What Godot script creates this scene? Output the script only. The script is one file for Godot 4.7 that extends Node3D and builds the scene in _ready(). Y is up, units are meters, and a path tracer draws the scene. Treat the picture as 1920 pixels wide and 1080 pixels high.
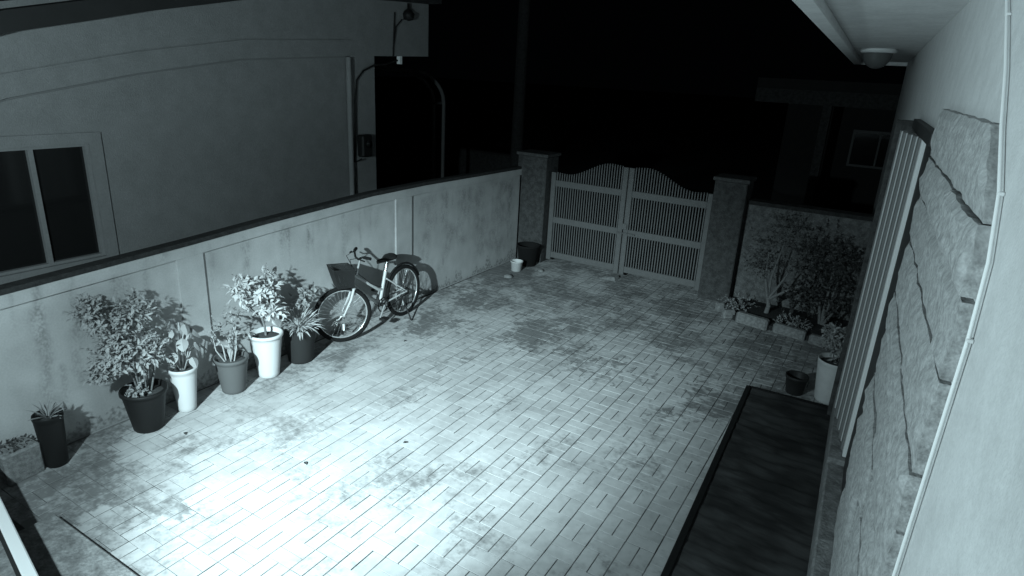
extends Node3D
# A walled courtyard at night under one infrared floodlight. Metres, y up.
# The house runs along the right, the boundary wall along x = -5.19, the gate along z = -9.16.

const CAM_POS := Vector3(0, 3.0, 0)
const CAM_R := Vector3(0.85358437, 0.05094183, -0.51845796)
const CAM_U := Vector3(-0.20913324, 0.94500261, -0.25146242)
const CAM_F := Vector3(-0.47713417, -0.32307118, -0.81729309)
const CAM_FOV := 48.81
const LAMP_POS := Vector3(-2.65, 2.78, 0.35)
const LAMP_AIM := Vector3(-3.4, 0.0, -4.1)
const LAMP_ENERGY := 84.0
const SPILL_ENERGY := 12.0

var rng := RandomNumberGenerator.new()
var taken := {}
var M := {}

# ---------------------------------------------------------------- helpers
func numbered(called: String) -> String:
	if not taken.has(called):
		taken[called] = 0
		return called
	taken[called] += 1
	return "%s_%03d" % [called, taken[called]]

func thing(called: String, label: String, category: String, at := Vector3.ZERO, turn := 0.0, group := "") -> Node3D:
	var o = Node3D.new()
	o.name = numbered(called)
	add_child(o)
	o.position = at
	o.rotation.y = turn
	o.set_meta("label", label)
	o.set_meta("category", category)
	if group != "":
		o.set_meta("group", group)
	return o

func setting(called: String) -> Node3D:
	var o = Node3D.new()
	o.name = called
	add_child(o)
	o.set_meta("kind", "structure")
	return o

func mb() -> SurfaceTool:
	var st = SurfaceTool.new()
	st.begin(Mesh.PRIMITIVE_TRIANGLES)
	st.set_smooth_group(-1)
	return st

func build(st: SurfaceTool, called: String, m: Material, parent: Node) -> MeshInstance3D:
	st.generate_normals()
	var o = MeshInstance3D.new()
	o.mesh = st.commit()
	o.material_override = m
	o.name = called
	parent.add_child(o, true)
	return o

func tri(st: SurfaceTool, a: Vector3, b: Vector3, c: Vector3) -> void:
	st.add_vertex(a); st.add_vertex(b); st.add_vertex(c)

func quad(st: SurfaceTool, a: Vector3, b: Vector3, c: Vector3, d: Vector3) -> void:
	# a b c d clockwise seen from the front
	tri(st, a, b, c); tri(st, a, c, d)

func hexa(st: SurfaceTool, p: Array) -> void:
	# p: four bottom corners, then four top corners, counter-clockwise seen from above
	quad(st, p[0], p[1], p[2], p[3])
	quad(st, p[7], p[6], p[5], p[4])
	for i in 4:
		var j = (i + 1) % 4
		quad(st, p[i], p[i + 4], p[j + 4], p[j])

func bx(st: SurfaceTool, lo: Vector3, hi: Vector3) -> void:
	hexa(st, [Vector3(lo.x, lo.y, hi.z), Vector3(hi.x, lo.y, hi.z), Vector3(hi.x, lo.y, lo.z), Vector3(lo.x, lo.y, lo.z),
		Vector3(lo.x, hi.y, hi.z), Vector3(hi.x, hi.y, hi.z), Vector3(hi.x, hi.y, lo.z), Vector3(lo.x, hi.y, lo.z)])

# box with chamfered edges: each face inset by b, joined by strips
func bevel_box(st: SurfaceTool, lo: Vector3, hi: Vector3, b: float) -> void:
	var c = (lo + hi) / 2.0
	var h = (hi - lo) / 2.0
	var pt = func(s: Vector3, face: int) -> Vector3:
		var v = Vector3.ZERO
		for k in 3:
			v[k] = c[k] + s[k] * (h[k] - (0.0 if k == face else b))
		return v
	for f in 3:
		var u = (f + 1) % 3
		var w = (f + 2) % 3
		for sg in [-1.0, 1.0]:
			var q = []
			for t in [[-1, -1], [1, -1], [1, 1], [-1, 1]]:
				var s = Vector3.ZERO
				s[f] = sg; s[u] = t[0]; s[w] = t[1]
				q.append(pt.call(s, f))
			if sg > 0: quad(st, q[3], q[2], q[1], q[0])
			else: quad(st, q[0], q[1], q[2], q[3])
	for f in 3:                                     # edge strips between face f and face u
		var u = (f + 1) % 3
		var w = (f + 2) % 3
		for sf in [-1.0, 1.0]:
			for su in [-1.0, 1.0]:
				var s1 = Vector3.ZERO
				s1[f] = sf; s1[u] = su; s1[w] = -1.0
				var s2 = s1
				s2[w] = 1.0
				var q = [pt.call(s1, f), pt.call(s2, f), pt.call(s2, u), pt.call(s1, u)]
				if sf * su > 0: quad(st, q[0], q[1], q[2], q[3])
				else: quad(st, q[3], q[2], q[1], q[0])
	for sx in [-1.0, 1.0]:
		for sy in [-1.0, 1.0]:
			for sz in [-1.0, 1.0]:
				var s = Vector3(sx, sy, sz)
				if sx * sy * sz > 0: tri(st, pt.call(s, 2), pt.call(s, 1), pt.call(s, 0))
				else: tri(st, pt.call(s, 0), pt.call(s, 1), pt.call(s, 2))

func tube(st: SurfaceTool, pts: Array, radii, n := 8, closed := false) -> void:
	st.set_smooth_group(0)
	var rings = []
	var prev = Vector3.ZERO
	var cnt = pts.size()
	for i in cnt:
		var a: Vector3 = pts[i]
		var t: Vector3
		if closed:
			t = (pts[(i + 1) % cnt] - pts[(i - 1 + cnt) % cnt]).normalized()
		else:
			t = (pts[min(i + 1, cnt - 1)] - pts[max(i - 1, 0)]).normalized()
		var side: Vector3
		if i == 0:
			side = t.cross(Vector3.UP if absf(t.y) < 0.9 else Vector3.RIGHT).normalized()
		else:
			side = (prev - t * prev.dot(t)).normalized()
		prev = side
		var up = t.cross(side).normalized()
		var r: float = radii[i] if radii is Array else radii
		var ring = []
		for k in n:
			var an = TAU * k / n
			ring.append(a + (side * cos(an) + up * sin(an)) * r)
		rings.append(ring)
	var last = cnt if closed else cnt - 1
	for i in last:
		var r0: Array = rings[i]
		var r1: Array = rings[(i + 1) % cnt]
		for k in n:
			var k2 = (k + 1) % n
			quad(st, r0[k], r0[k2], r1[k2], r1[k])
	if not closed:
		st.set_smooth_group(-1)
		for k in range(1, n - 1):
			tri(st, rings[0][0], rings[0][k + 1], rings[0][k])
			tri(st, rings[cnt - 1][0], rings[cnt - 1][k], rings[cnt - 1][k + 1])
	st.set_smooth_group(-1)

# surface of revolution about y; prof = [Vector2(radius, y), ...] from inside bottom round to the outside
func lathe(st: SurfaceTool, prof: Array, n := 28, at := Vector3.ZERO, wob := 0.0) -> void:
	st.set_smooth_group(0)
	for i in prof.size() - 1:
		for k in n:
			var a0 = TAU * k / n
			var a1 = TAU * ((k + 1) % n) / n
			var p0: Vector2 = prof[i]
			var p1: Vector2 = prof[i + 1]
			var w0 = 1.0 + wob * sin(3.0 * a0 + 1.0)
			var w1 = 1.0 + wob * sin(3.0 * a1 + 1.0)
			var a = at + Vector3(cos(a0) * p0.x * w0, p0.y, sin(a0) * p0.x * w0)
			var b = at + Vector3(cos(a1) * p0.x * w1, p0.y, sin(a1) * p0.x * w1)
			var c = at + Vector3(cos(a1) * p1.x * w1, p1.y, sin(a1) * p1.x * w1)
			var d = at + Vector3(cos(a0) * p1.x * w0, p1.y, sin(a0) * p1.x * w0)
			if p0.x > 0.0001: tri(st, a, b, c)
			if p1.x > 0.0001: tri(st, a, c, d)
	st.set_smooth_group(-1)

func leaf(st: SurfaceTool, base: Vector3, dir: Vector3, nrm: Vector3, length: float, wid: float, droop := 0.25, fold := 0.18) -> void:
	var d = dir.normalized()
	var s = d.cross(nrm).normalized()
	var nn = s.cross(d).normalized()
	var m1 = base + d * length * 0.35
	var m2 = base + d * length * 0.7 - nn * length * droop * 0.3
	var tip = base + d * length - nn * length * droop
	var w = wid * 0.5
	var l1 = m1 + s * w + nn * w * fold * 2.0
	var r1 = m1 - s * w + nn * w * fold * 2.0
	var l2 = m2 + s * w * 0.75 + nn * w * fold
	var r2 = m2 - s * w * 0.75 + nn * w * fold
	tri(st, base, l1, m1); tri(st, base, m1, r1)
	quad(st, m1, l1, l2, m2); quad(st, m1, m2, r2, r1)
	tri(st, m2, l2, tip); tri(st, m2, tip, r2)

# a rounded, cupped leaf with a drooping tip
func broad_leaf(st: SurfaceTool, base: Vector3, dir: Vector3, nrm: Vector3, length: float, wid: float) -> void:
	var d = dir.normalized()
	var s = d.cross(nrm).normalized()
	var nn = s.cross(d).normalized()
	var n = 7
	var row = []
	for i in n + 1:
		var t = float(i) / n
		var w = wid * 0.5 * pow(sin(PI * pow(t, 0.75)), 0.7)
		var c = base + d * length * t - nn * length * 0.28 * t * t
		row.append([c - s * w - nn * w * 0.25, c + nn * w * 0.12, c + s * w - nn * w * 0.25])
	for i in n:
		for k in 2:
			quad(st, row[i][k], row[i][k + 1], row[i + 1][k + 1], row[i + 1][k])

func rdir() -> Vector3:
	return Vector3(rng.randfn(), rng.randfn(), rng.randfn()).normalized()

func grey(g: float) -> Color:
	return Color(g, g, g).linear_to_srgb()

func mat(g: float, rough := 0.85, tex: Texture2D = null, size := 1.0, bump: Texture2D = null, bump_amt := 0.5) -> StandardMaterial3D:
	var m = StandardMaterial3D.new()
	m.albedo_color = grey(g)
	m.roughness = rough
	m.metallic_specular = 0.35
	if tex != null:
		m.albedo_texture = tex
	if bump != null:
		m.normal_enabled = true
		m.normal_texture = bump
		m.normal_scale = bump_amt
	if tex != null or bump != null:
		m.uv1_triplanar = true
		m.uv1_world_triplanar = true
		m.uv1_scale = Vector3.ONE / size
	return m

func yard_mat(g: float, tex: Texture2D) -> StandardMaterial3D:
	var m = mat(g, 0.9, tex, 10.24)
	m.uv1_offset = Vector3(5.5, 0, 9.9) / 10.24
	m.uv1_triplanar_sharpness = 8.0
	return m

func noise_bytes(sd: int, freq: float, oct: int, side: int) -> PackedByteArray:
	var n = FastNoiseLite.new()
	n.seed = sd
	n.noise_type = FastNoiseLite.TYPE_SIMPLEX_SMOOTH
	n.frequency = freq
	n.fractal_octaves = oct
	n.fractal_gain = 0.55
	var im = n.get_seamless_image(side, side)
	im.convert(Image.FORMAT_L8)
	return im.get_data()

# patches: coarse noise between lo and 1 (linear), broken up by a finer grain
func grime(sd: int, coarse: float, lo: float, fine_amt: float, side := 512, sharp := 1.0) -> ImageTexture:
	var a = noise_bytes(sd, coarse, 5, side)
	var b = noise_bytes(sd + 7, 0.09, 3, side)
	var c = noise_bytes(sd + 13, coarse * 3.0, 4, side)
	var out = PackedByteArray()
	out.resize(side * side)
	for i in side * side:
		var v = clampf((a[i] / 255.0 - 0.5) * 1.6 * sharp + 0.5, 0.0, 1.0)
		var v2 = clampf((c[i] / 255.0 - 0.5) * 1.6 + 0.5, 0.0, 1.0)
		var g = lerpf(lo, 1.0, clampf(v * 0.7 + v2 * 0.3, 0.0, 1.0)) * (1.0 - fine_amt * (b[i] / 255.0))
		out[i] = int(clampf(pow(g, 1.0 / 2.2), 0.0, 1.0) * 255.0)
	var im = Image.create_from_data(side, side, false, Image.FORMAT_L8, out)
	im.convert(Image.FORMAT_RGB8)
	im.generate_mipmaps()
	return ImageTexture.create_from_image(im)

func bumps(sd: int, freq: float, strength: float, side := 512) -> ImageTexture:
	var n = FastNoiseLite.new()
	n.seed = sd
	n.frequency = freq
	n.fractal_octaves = 4
	var im = n.get_seamless_image(side, side)
	im.convert(Image.FORMAT_RGBA8)
	im.bump_map_to_normal_map(strength)
	im.generate_mipmaps()
	return ImageTexture.create_from_image(im)

# the boundary wall's render: 10.24 m by 1.7 m of rain streaks, damp foot and blotches
func wall_texture() -> ImageTexture:
	var w = 2048
	var h = 340
	var n = FastNoiseLite.new()
	n.seed = 41
	n.frequency = 1.0
	n.fractal_octaves = 4
	var streaks = []      # z along the wall, top y, bottom y, half width, strength
	for s in [[2.55, 1.3, 0.9, 0.03, 0.34], [2.62, 1.28, 1.05, 0.05, 0.3], [2.35, 1.1, 0.35, 0.04, 0.22], [2.2, 1.1, 0.4, 0.05, 0.25], [1.95, 1.2, 0.2, 0.05, 0.28], [2.05, 0.7, 0.1, 0.03, 0.25],
		[4.3, 1.36, 1.12, 0.025, 0.4], [4.55, 1.38, 1.05, 0.02, 0.45], [4.62, 1.2, 1.1, 0.03, 0.35], [3.8, 1.36, 1.0, 0.03, 0.2], [5.1, 1.4, 0.8, 0.05, 0.16], [6.6, 1.4, 0.4, 0.11, 0.26], [7.0, 1.4, 0.2, 0.09, 0.26], [7.35, 1.4, 0.5, 0.16, 0.26], [7.8, 1.4, 0.2, 0.18, 0.26], [8.3, 1.4, 0.1, 0.22, 0.26], [8.7, 1.4, 0.3, 0.11, 0.26]]:
		streaks.append(s)
	rng.seed = 77
	for i in 46:
		streaks.append([1.0 + rng.randf() * 8.4, 1.42, 1.3 - rng.randf() * 0.5, 0.012 + rng.randf() * 0.03, 0.1 + rng.randf() * 0.16])
	var out = PackedByteArray()
	out.resize(w * h)
	var col = PackedFloat32Array()
	for y in h:
		var yy = 1.7 * (1.0 - float(y) / h)
		for x in w:
			var zz = 10.24 * x / w
			var blot = n.get_noise_2d(zz * 1.1, yy * 1.6) * 0.5 + n.get_noise_2d(zz * 5.0 + 40, yy * 3.0) * 0.28
			var g = 0.86 + blot * 0.3 + n.get_noise_2d(zz * 55.0, yy * 55.0) * 0.09
			out[y * w + x] = int(clampf(g, 0.0, 1.0) * 200.0)
	for s in streaks:
		var x0 = int((s[0] - s[3] * 2.5) / 10.24 * w)
		var x1 = int((s[0] + s[3] * 2.5) / 10.24 * w)
		for x in range(max(0, x0), min(w, x1)):
			for y in range(int((1.0 - s[1] / 1.7) * h), int((1.0 - s[2] / 1.7) * h)):
				var zz = 10.24 * x / w
				var yy = 1.7 * (1.0 - float(y) / h)
				var drift = n.get_noise_2d(s[0] * 17.0, yy * 2.0) * s[3] * 1.6
				var f = exp(-pow((zz - s[0] - drift) / s[3], 2.0))
				var broken = clampf(0.55 + n.get_noise_2d(zz * 9.0, yy * 5.0) * 0.9 + n.get_noise_2d(zz * 40.0, yy * 30.0) * 0.9, 0.0, 1.0)
				var ends = minf(1.0, minf((s[1] - yy) / 0.05, (yy - s[2]) / 0.12))
				out[y * w + x] = int(out[y * w + x] * (1.0 - s[4] * f * broken * ends))
	for y in h:                                     # moss and soil splashed in tongues up from the paving
		var yy = 1.7 * (1.0 - float(y) / h)
		if yy > 0.5: continue
		for x in w:
			var zz = 10.24 * x / w
			var tongue = 0.1 + n.get_noise_2d(zz * 3.0, 9.0) * 0.22 + n.get_noise_2d(zz * 14.0, 3.0) * 0.08
			if yy < tongue:
				var k = 0.25 + n.get_noise_2d(zz * 20.0, yy * 20.0) * 0.6 - yy * 0.6
				out[y * w + x] = int(out[y * w + x] * (1.0 - clampf(k, 0.0, 0.7)))
	for i in w * h:
		out[i] = int(clampf(pow(out[i] / 200.0, 1.0 / 2.2), 0.0, 1.0) * 255.0)
	var im = Image.create_from_data(w, h, false, Image.FORMAT_L8, out)
	im.convert(Image.FORMAT_RGB8)
	im.generate_mipmaps()
	return ImageTexture.create_from_image(im)

# the yard's dirt, one centimetre to a pixel: tyre smears, moss by the wall, soil near the gate, plus painted lamp falloff at the far end and near left corner
func yard_texture() -> ImageTexture:
	var side = 1024
	var n = FastNoiseLite.new()
	n.seed = 63
	n.frequency = 1.0
	n.fractal_octaves = 5
	n.fractal_gain = 0.55
	var fine = noise_bytes(77, 0.12, 3, side)
	var out = PackedByteArray()
	out.resize(side * side)
	for j in side:
		var z = -9.9 + j * 0.01
		for i in side:
			var x = -5.5 + i * 0.01
			var g = 0.9 + n.get_noise_2d(x * 1.2, z * 0.8) * 0.2 + n.get_noise_2d(x * 4.0 + z * 2.0, z * 3.0) * 0.16
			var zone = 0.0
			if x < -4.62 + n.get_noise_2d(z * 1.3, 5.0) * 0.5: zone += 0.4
			if z < -6.3 + n.get_noise_2d(x * 0.9, z * 0.5) * 2.2 + n.get_noise_2d(x * 7.0, z * 7.0) * 1.4: zone += 0.8  # far dirt, deepened in colour to stand in for the lamp's fading
			if z > -2.35 + n.get_noise_2d(x * 1.6, 2.0) * 0.7 and x < -3.95 + n.get_noise_2d(2.0, z * 1.7) * 0.8: zone += 0.7  # corner dirt, darkened further as the painted edge of the beam
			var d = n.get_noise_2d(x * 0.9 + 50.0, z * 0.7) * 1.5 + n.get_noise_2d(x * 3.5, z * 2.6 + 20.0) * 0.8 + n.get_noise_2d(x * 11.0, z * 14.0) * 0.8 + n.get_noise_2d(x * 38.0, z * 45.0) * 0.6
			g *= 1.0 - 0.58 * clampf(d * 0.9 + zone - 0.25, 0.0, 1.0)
			g *= 1.0 - 0.22 * (fine[j * side + i] / 255.0 - 0.4)
			out[j * side + i] = int(clampf(pow(clampf(g, 0.02, 1.0), 1.0 / 2.2), 0.0, 1.0) * 255.0)
	var im = Image.create_from_data(side, side, false, Image.FORMAT_L8, out)
	im.convert(Image.FORMAT_RGB8)
	im.generate_mipmaps()
	return ImageTexture.create_from_image(im)

# ---------------------------------------------------------------- main
func _ready() -> void:
	rng.seed = 20240
	set_camera_and_light()
	make_materials()
	make_ground()
	make_paving()
	make_boundary_wall()
	make_gate()
	make_neighbour()
	make_house()
	make_far_things()
	make_mat()
	make_corner()
	make_bed()
	make_bicycle()
	make_pots()
	make_small_things()

func set_camera_and_light() -> void:
	var cam = Camera3D.new()
	cam.name = "camera"
	add_child(cam)
	cam.transform = Transform3D(Basis(CAM_R, CAM_U, -CAM_F), CAM_POS)
	cam.fov = CAM_FOV
	cam.near = 0.05
	cam.far = 300.0
	cam.current = true
	var we = WorldEnvironment.new()
	we.name = "environment"
	var e = Environment.new()
	e.tonemap_mode = Environment.TONE_MAPPER_LINEAR
	e.tonemap_exposure = 1.0
	e.background_mode = Environment.BG_SKY
	var sky = Sky.new()
	var sm = ProceduralSkyMaterial.new()
	sm.sky_top_color = Color(0.02, 0.03, 0.04)
	sm.sky_horizon_color = Color(0.025, 0.035, 0.045)
	sm.ground_bottom_color = Color(0.02, 0.03, 0.04)
	sm.ground_horizon_color = Color(0.025, 0.035, 0.045)
	sm.sun_angle_max = 1.0
	sky.sky_material = sm
	e.sky = sky
	e.background_energy_multiplier = 0.15
	e.sdfgi_enabled = true
	e.ssao_enabled = true
	e.ssil_enabled = true
	we.environment = e
	add_child(we)
	# the infrared floodlight on the rear wing, left of the camera
	var lamp = thing("flood_lamp", "black rectangular floodlight on a steel bracket above the courtyard", "lamp", LAMP_POS)
	lamp.look_at_from_position(LAMP_POS, LAMP_AIM, Vector3.UP)
	var hm = mat(0.03, 0.5)
	var st = mb()
	bevel_box(st, Vector3(-0.11, -0.08, 0.045), Vector3(0.11, 0.08, 0.11), 0.008)
	build(st, "housing", hm, lamp)
	st = mb()
	tube(st, [Vector3(-0.13, 0, 0.08), Vector3(-0.13, 0.05, 0.16), Vector3(-0.13, 0.1, 0.36)], 0.012)
	tube(st, [Vector3(0.13, 0, 0.08), Vector3(0.13, 0.05, 0.16), Vector3(0.13, 0.1, 0.36)], 0.012)
	tube(st, [Vector3(-0.13, 0.1, 0.36), Vector3(0.13, 0.1, 0.36)], 0.012)
	tube(st, [Vector3(-0.13, 0, 0.08), Vector3(0.13, 0, 0.08)], 0.012)
	tube(st, [Vector3(0, 0.1, 0.36), lamp.to_local(Vector3(LAMP_POS.x, 2.95, 1.23))], 0.016)
	build(st, "bracket", hm, lamp)
	st = mb()
	bx(st, Vector3(-0.095, -0.065, 0.035), Vector3(0.095, 0.065, 0.043))
	var gm = StandardMaterial3D.new()
	gm.albedo_color = Color(0.6, 0.6, 0.6)
	gm.emission_enabled = true
	gm.emission = Color(0.86, 0.97, 1.0)
	gm.emission_energy_multiplier = 2.0
	build(st, "glass", gm, lamp)
	var l = SpotLight3D.new()
	l.name = "beam"
	lamp.add_child(l)
	l.position = Vector3(0, 0, 0.0)
	l.light_color = Color(0.86, 0.975, 1.0)
	l.light_energy = LAMP_ENERGY
	l.light_size = 0.05
	l.spot_angle = 29.0
	l.spot_angle_attenuation = 1.0
	l.spot_range = 40.0
	l.spot_attenuation = 2.0
	l.shadow_enabled = true
	var w = SpotLight3D.new()                       # the stray light round the beam
	w.name = "spill"
	lamp.add_child(w)
	w.light_color = l.light_color
	w.light_energy = SPILL_ENERGY
	w.light_size = 0.05
	w.spot_angle = 86.0
	w.spot_angle_attenuation = 0.4
	w.spot_range = 40.0
	w.spot_attenuation = 2.0
	w.shadow_enabled = true

func make_materials() -> void:
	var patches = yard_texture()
	var plaster = grime(11, 0.01, 0.86, 0.14)
	var rough_b = bumps(21, 0.08, 3.0)
	var fine_b = bumps(22, 0.2, 2.0)
	var stone_t = grime(31, 0.02, 0.45, 0.35)
	for i in 6:
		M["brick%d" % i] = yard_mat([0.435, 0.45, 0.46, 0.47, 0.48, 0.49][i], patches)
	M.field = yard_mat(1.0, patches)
	M.field.vertex_color_use_as_albedo = true
	M.sand = mat(0.3, 1.0, grime(5, 0.012, 0.06, 0.4, 512, 2.2), 3.1)
	M.asphalt = mat(0.05, 1.0, plaster, 2.0)
	M.plaster = mat(0.42, 0.9, plaster, 1.7, fine_b, 0.35)
	M.house_plaster = mat(0.68, 0.85, plaster, 1.1, fine_b, 0.4)
	M.soffit = mat(0.88, 0.8, plaster, 1.9)
	M.neighbour = mat(0.25, 0.9, plaster, 1.6, fine_b, 0.4)
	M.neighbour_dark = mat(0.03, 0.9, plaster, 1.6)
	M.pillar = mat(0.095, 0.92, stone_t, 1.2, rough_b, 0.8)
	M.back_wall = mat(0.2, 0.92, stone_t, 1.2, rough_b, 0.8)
	M.pillar_cap = mat(0.12, 0.95, stone_t, 0.7)
	M.coping = mat(0.05, 0.95, stone_t, 0.8, rough_b, 0.6)
	M.stone = mat(0.62, 0.9, stone_t, 0.6, rough_b, 0.6)
	M.kerb = mat(0.33, 0.9, stone_t, 0.5, rough_b, 1.0)
	M.concrete = mat(0.36, 0.9, stone_t, 1.3, rough_b, 0.6)
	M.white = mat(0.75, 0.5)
	M.white_pot = mat(0.56, 0.4)
	M.white_dull = mat(0.62, 0.6, plaster, 0.5)
	M.black_pot = mat(0.012, 0.55)
	M.grey_pot = mat(0.1, 0.6)
	M.dark_pot = mat(0.022, 0.55)
	M.soil = mat(0.1, 1.0, stone_t, 0.25)
	M.bed_soil = mat(0.05, 1.0, stone_t, 0.4)
	M.steel = mat(0.13, 0.5, plaster, 0.6)
	M.gate_bar = mat(0.12, 0.5)
	M.far_steel = mat(0.13, 0.7)
	M.far_concrete = mat(0.08, 0.95, stone_t, 1.0)
	M.alu = mat(0.55, 0.4)
	M.alu_dark = mat(0.12, 0.5)
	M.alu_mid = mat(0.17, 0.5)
	M.dark_panel = mat(0.035, 0.6)
	M.cable = mat(0.85, 0.5)
	M.wire = mat(0.012, 0.7)
	M.rubber = mat(0.008, 0.9)
	M.black = mat(0.015, 0.6)
	M.frame_paint = mat(0.5, 0.25)
	M.chrome = mat(0.6, 0.25)
	M.chrome.metallic = 0.6
	M.basket = mat(0.02, 0.6)
	M.mat_rib = mat(1.0, 1.0)
	M.mat_rib.vertex_color_use_as_albedo = true
	M.mat_edge = mat(0.008, 0.9)
	M.glass = StandardMaterial3D.new()
	M.glass.albedo_color = grey(0.012)
	M.glass.roughness = 0.08
	M.dome = mat(0.12, 0.15)
	M.wood = mat(0.2, 0.9, stone_t, 0.4)
	M.bark = mat(0.28, 0.9, stone_t, 0.2)
	for k in [["leaf_bright", 0.46], ["leaf", 0.31], ["leaf_mid", 0.27], ["leaf_dim", 0.1], ["leaf_dark", 0.05]]:
		var m = mat(k[1], 0.6)
		m.backlight_enabled = true
		m.backlight = grey(k[1] * 0.35)
		M[k[0]] = m

func make_ground() -> void:
	var st = mb()
	quad(st, Vector3(-120, -0.05, 120), Vector3(-120, -0.05, -160), Vector3(120, -0.05, -160), Vector3(120, -0.05, 120))
	var g = build(st, "ground", M.asphalt, self)
	g.set_meta("kind", "structure")

# 200 x 100 mm pavers laid two by two, pairs along the yard alternating with pairs across it
func make_paving() -> void:
	var yard = setting("courtyard_paving")
	var st = mb()
	quad(st, Vector3(-5.2, -0.0045, 1.0), Vector3(-5.2, -0.0045, -9.9), Vector3(0.6, -0.0045, -9.9), Vector3(0.6, -0.0045, 1.0))
	build(st, "joint_sand", M.sand, yard)
	var unit = 0.2065
	var spots = []
	rng.seed = 5
	var nx = 27
	var x0 = -0.838 - unit * 22
	for i in range(0, nx):
		var sx = x0 + unit * i
		for j in range(0, 50):
			var sz = 0.2 - unit * j + 0.0
			var along = (i + j) % 2 == 0
			for h in 2:
				var c: Vector3
				if along: c = Vector3(sx + unit * (0.25 + 0.5 * h), 0, sz - unit * 0.5)
				else: c = Vector3(sx + unit * 0.5, 0, sz - unit * (0.25 + 0.5 * h))
				if c.x < -5.14 or c.z < -9.75: continue
				if c.z > -1.3 and c.x < -1.6: continue
				var d = c - CAM_POS
				var dep = d.dot(CAM_F)
				var px = d.dot(CAM_R) / dep / (tan(deg_to_rad(CAM_FOV / 2)) * 16.0 / 9.0)
				var py = d.dot(CAM_U) / dep / tan(deg_to_rad(CAM_FOV / 2))
				var shown = absf(px) < 1.0 and absf(py) < 1.0 and not (c.x > -0.86 and c.z > -6.4)
				spots.append([dep if shown else dep + 100.0, c, along, rng.randf()])
	spots.sort_custom(func(a, b): return a[0] < b[0])
	var brick_st = mb()
	brick_body(brick_st, Transform3D.IDENTITY, 0.0484, 0.1017)
	brick_st.generate_normals()
	var along_mesh = brick_st.commit()
	brick_st = mb()
	brick_body(brick_st, Transform3D.IDENTITY, 0.0993, 0.0502)
	brick_st.generate_normals()
	var cross_mesh = brick_st.commit()
	var field = mb()
	for n in spots.size():
		var s: Array = spots[n]
		var c: Vector3 = s[1]
		c.y = rng.randf_range(-0.0008, 0.0008)
		var b = Basis(Vector3.UP, rng.randf_range(-0.006, 0.006))
		var tone = 0.435 + 0.06 * s[3]
		b = Basis(Vector3(rng.randf_range(-1, 1), 0, rng.randf_range(-1, 1)).normalized(), rng.randf_range(0.0, 0.004)) * b
		c.x += rng.randf_range(-0.001, 0.001)
		c.z += rng.randf_range(-0.0015, 0.0015)
		if n < 300:
			var o = MeshInstance3D.new()
			o.mesh = along_mesh if s[2] else cross_mesh
			var pick = 0
			for k in 6:
				if absf([0.435, 0.45, 0.46, 0.47, 0.48, 0.49][k] - tone) < absf([0.435, 0.45, 0.46, 0.47, 0.48, 0.49][pick] - tone): pick = k
			o.material_override = M["brick%d" % pick]
			o.name = "brick"
			yard.add_child(o, true)
			o.transform = Transform3D(b, c)
		else:
			field.set_color(Color(tone, tone, tone))
			if s[2]: brick_body(field, Transform3D(b, c), 0.0484, 0.1017)
			else: brick_body(field, Transform3D(b, c), 0.0993, 0.0502)
	var f = build(field, "brick_field", M.field, yard)
	f.set_meta("kind", "stuff")

func brick_body(st: SurfaceTool, t: Transform3D, hx: float, hz: float) -> void:
	var c = 0.0015
	var q = func(x: float, y: float, z: float) -> Vector3: return t * Vector3(x, y, z)
	var top = [q.call(-hx + c, 0.0, hz - c), q.call(hx - c, 0.0, hz - c), q.call(hx - c, 0.0, -hz + c), q.call(-hx + c, 0.0, -hz + c)]
	var mid = [q.call(-hx, -c, hz), q.call(hx, -c, hz), q.call(hx, -c, -hz), q.call(-hx, -c, -hz)]
	var low = [q.call(-hx, -0.03, hz), q.call(hx, -0.03, hz), q.call(hx, -0.03, -hz), q.call(-hx, -0.03, -hz)]
	quad(st, top[3], top[2], top[1], top[0])
	for i in 4:
		var j = (i + 1) % 4
		quad(st, mid[i], top[i], top[j], mid[j])
		quad(st, low[i], mid[i], mid[j], low[j])

# a slab of the wall between heights given along z, with u along the wall and v up it
func wall_piece(st: SurfaceTool, x0: float, x1: float, cols: Array) -> void:
	# cols: [z, y_low, y_high] from near to far
	var vert = func(v: Vector3) -> void:
		st.set_uv(Vector2(-v.z / 10.24, 1.0 - v.y / 1.7))
		st.add_vertex(v)
	var face = func(a, b, c, d) -> void:
		for v in [a, b, c, a, c, d]: vert.call(v)
	for i in cols.size() - 1:
		var a: Array = cols[i]
		var b: Array = cols[i + 1]
		# front (facing +x), back, top, bottom
		face.call(Vector3(x1, a[1], a[0]), Vector3(x1, a[2], a[0]), Vector3(x1, b[2], b[0]), Vector3(x1, b[1], b[0]))
		face.call(Vector3(x0, b[1], b[0]), Vector3(x0, b[2], b[0]), Vector3(x0, a[2], a[0]), Vector3(x0, a[1], a[0]))
		face.call(Vector3(x0, a[2], a[0]), Vector3(x0, b[2], b[0]), Vector3(x1, b[2], b[0]), Vector3(x1, a[2], a[0]))
		face.call(Vector3(x0, b[1], b[0]), Vector3(x0, a[1], a[0]), Vector3(x1, a[1], a[0]), Vector3(x1, b[1], b[0]))
	var n: Array = cols[0]
	var f: Array = cols[cols.size() - 1]
	face.call(Vector3(x0, n[1], n[0]), Vector3(x0, n[2], n[0]), Vector3(x1, n[2], n[0]), Vector3(x1, n[1], n[0]))
	face.call(Vector3(x1, f[1], f[0]), Vector3(x1, f[2], f[0]), Vector3(x0, f[2], f[0]), Vector3(x0, f[1], f[0]))

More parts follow.
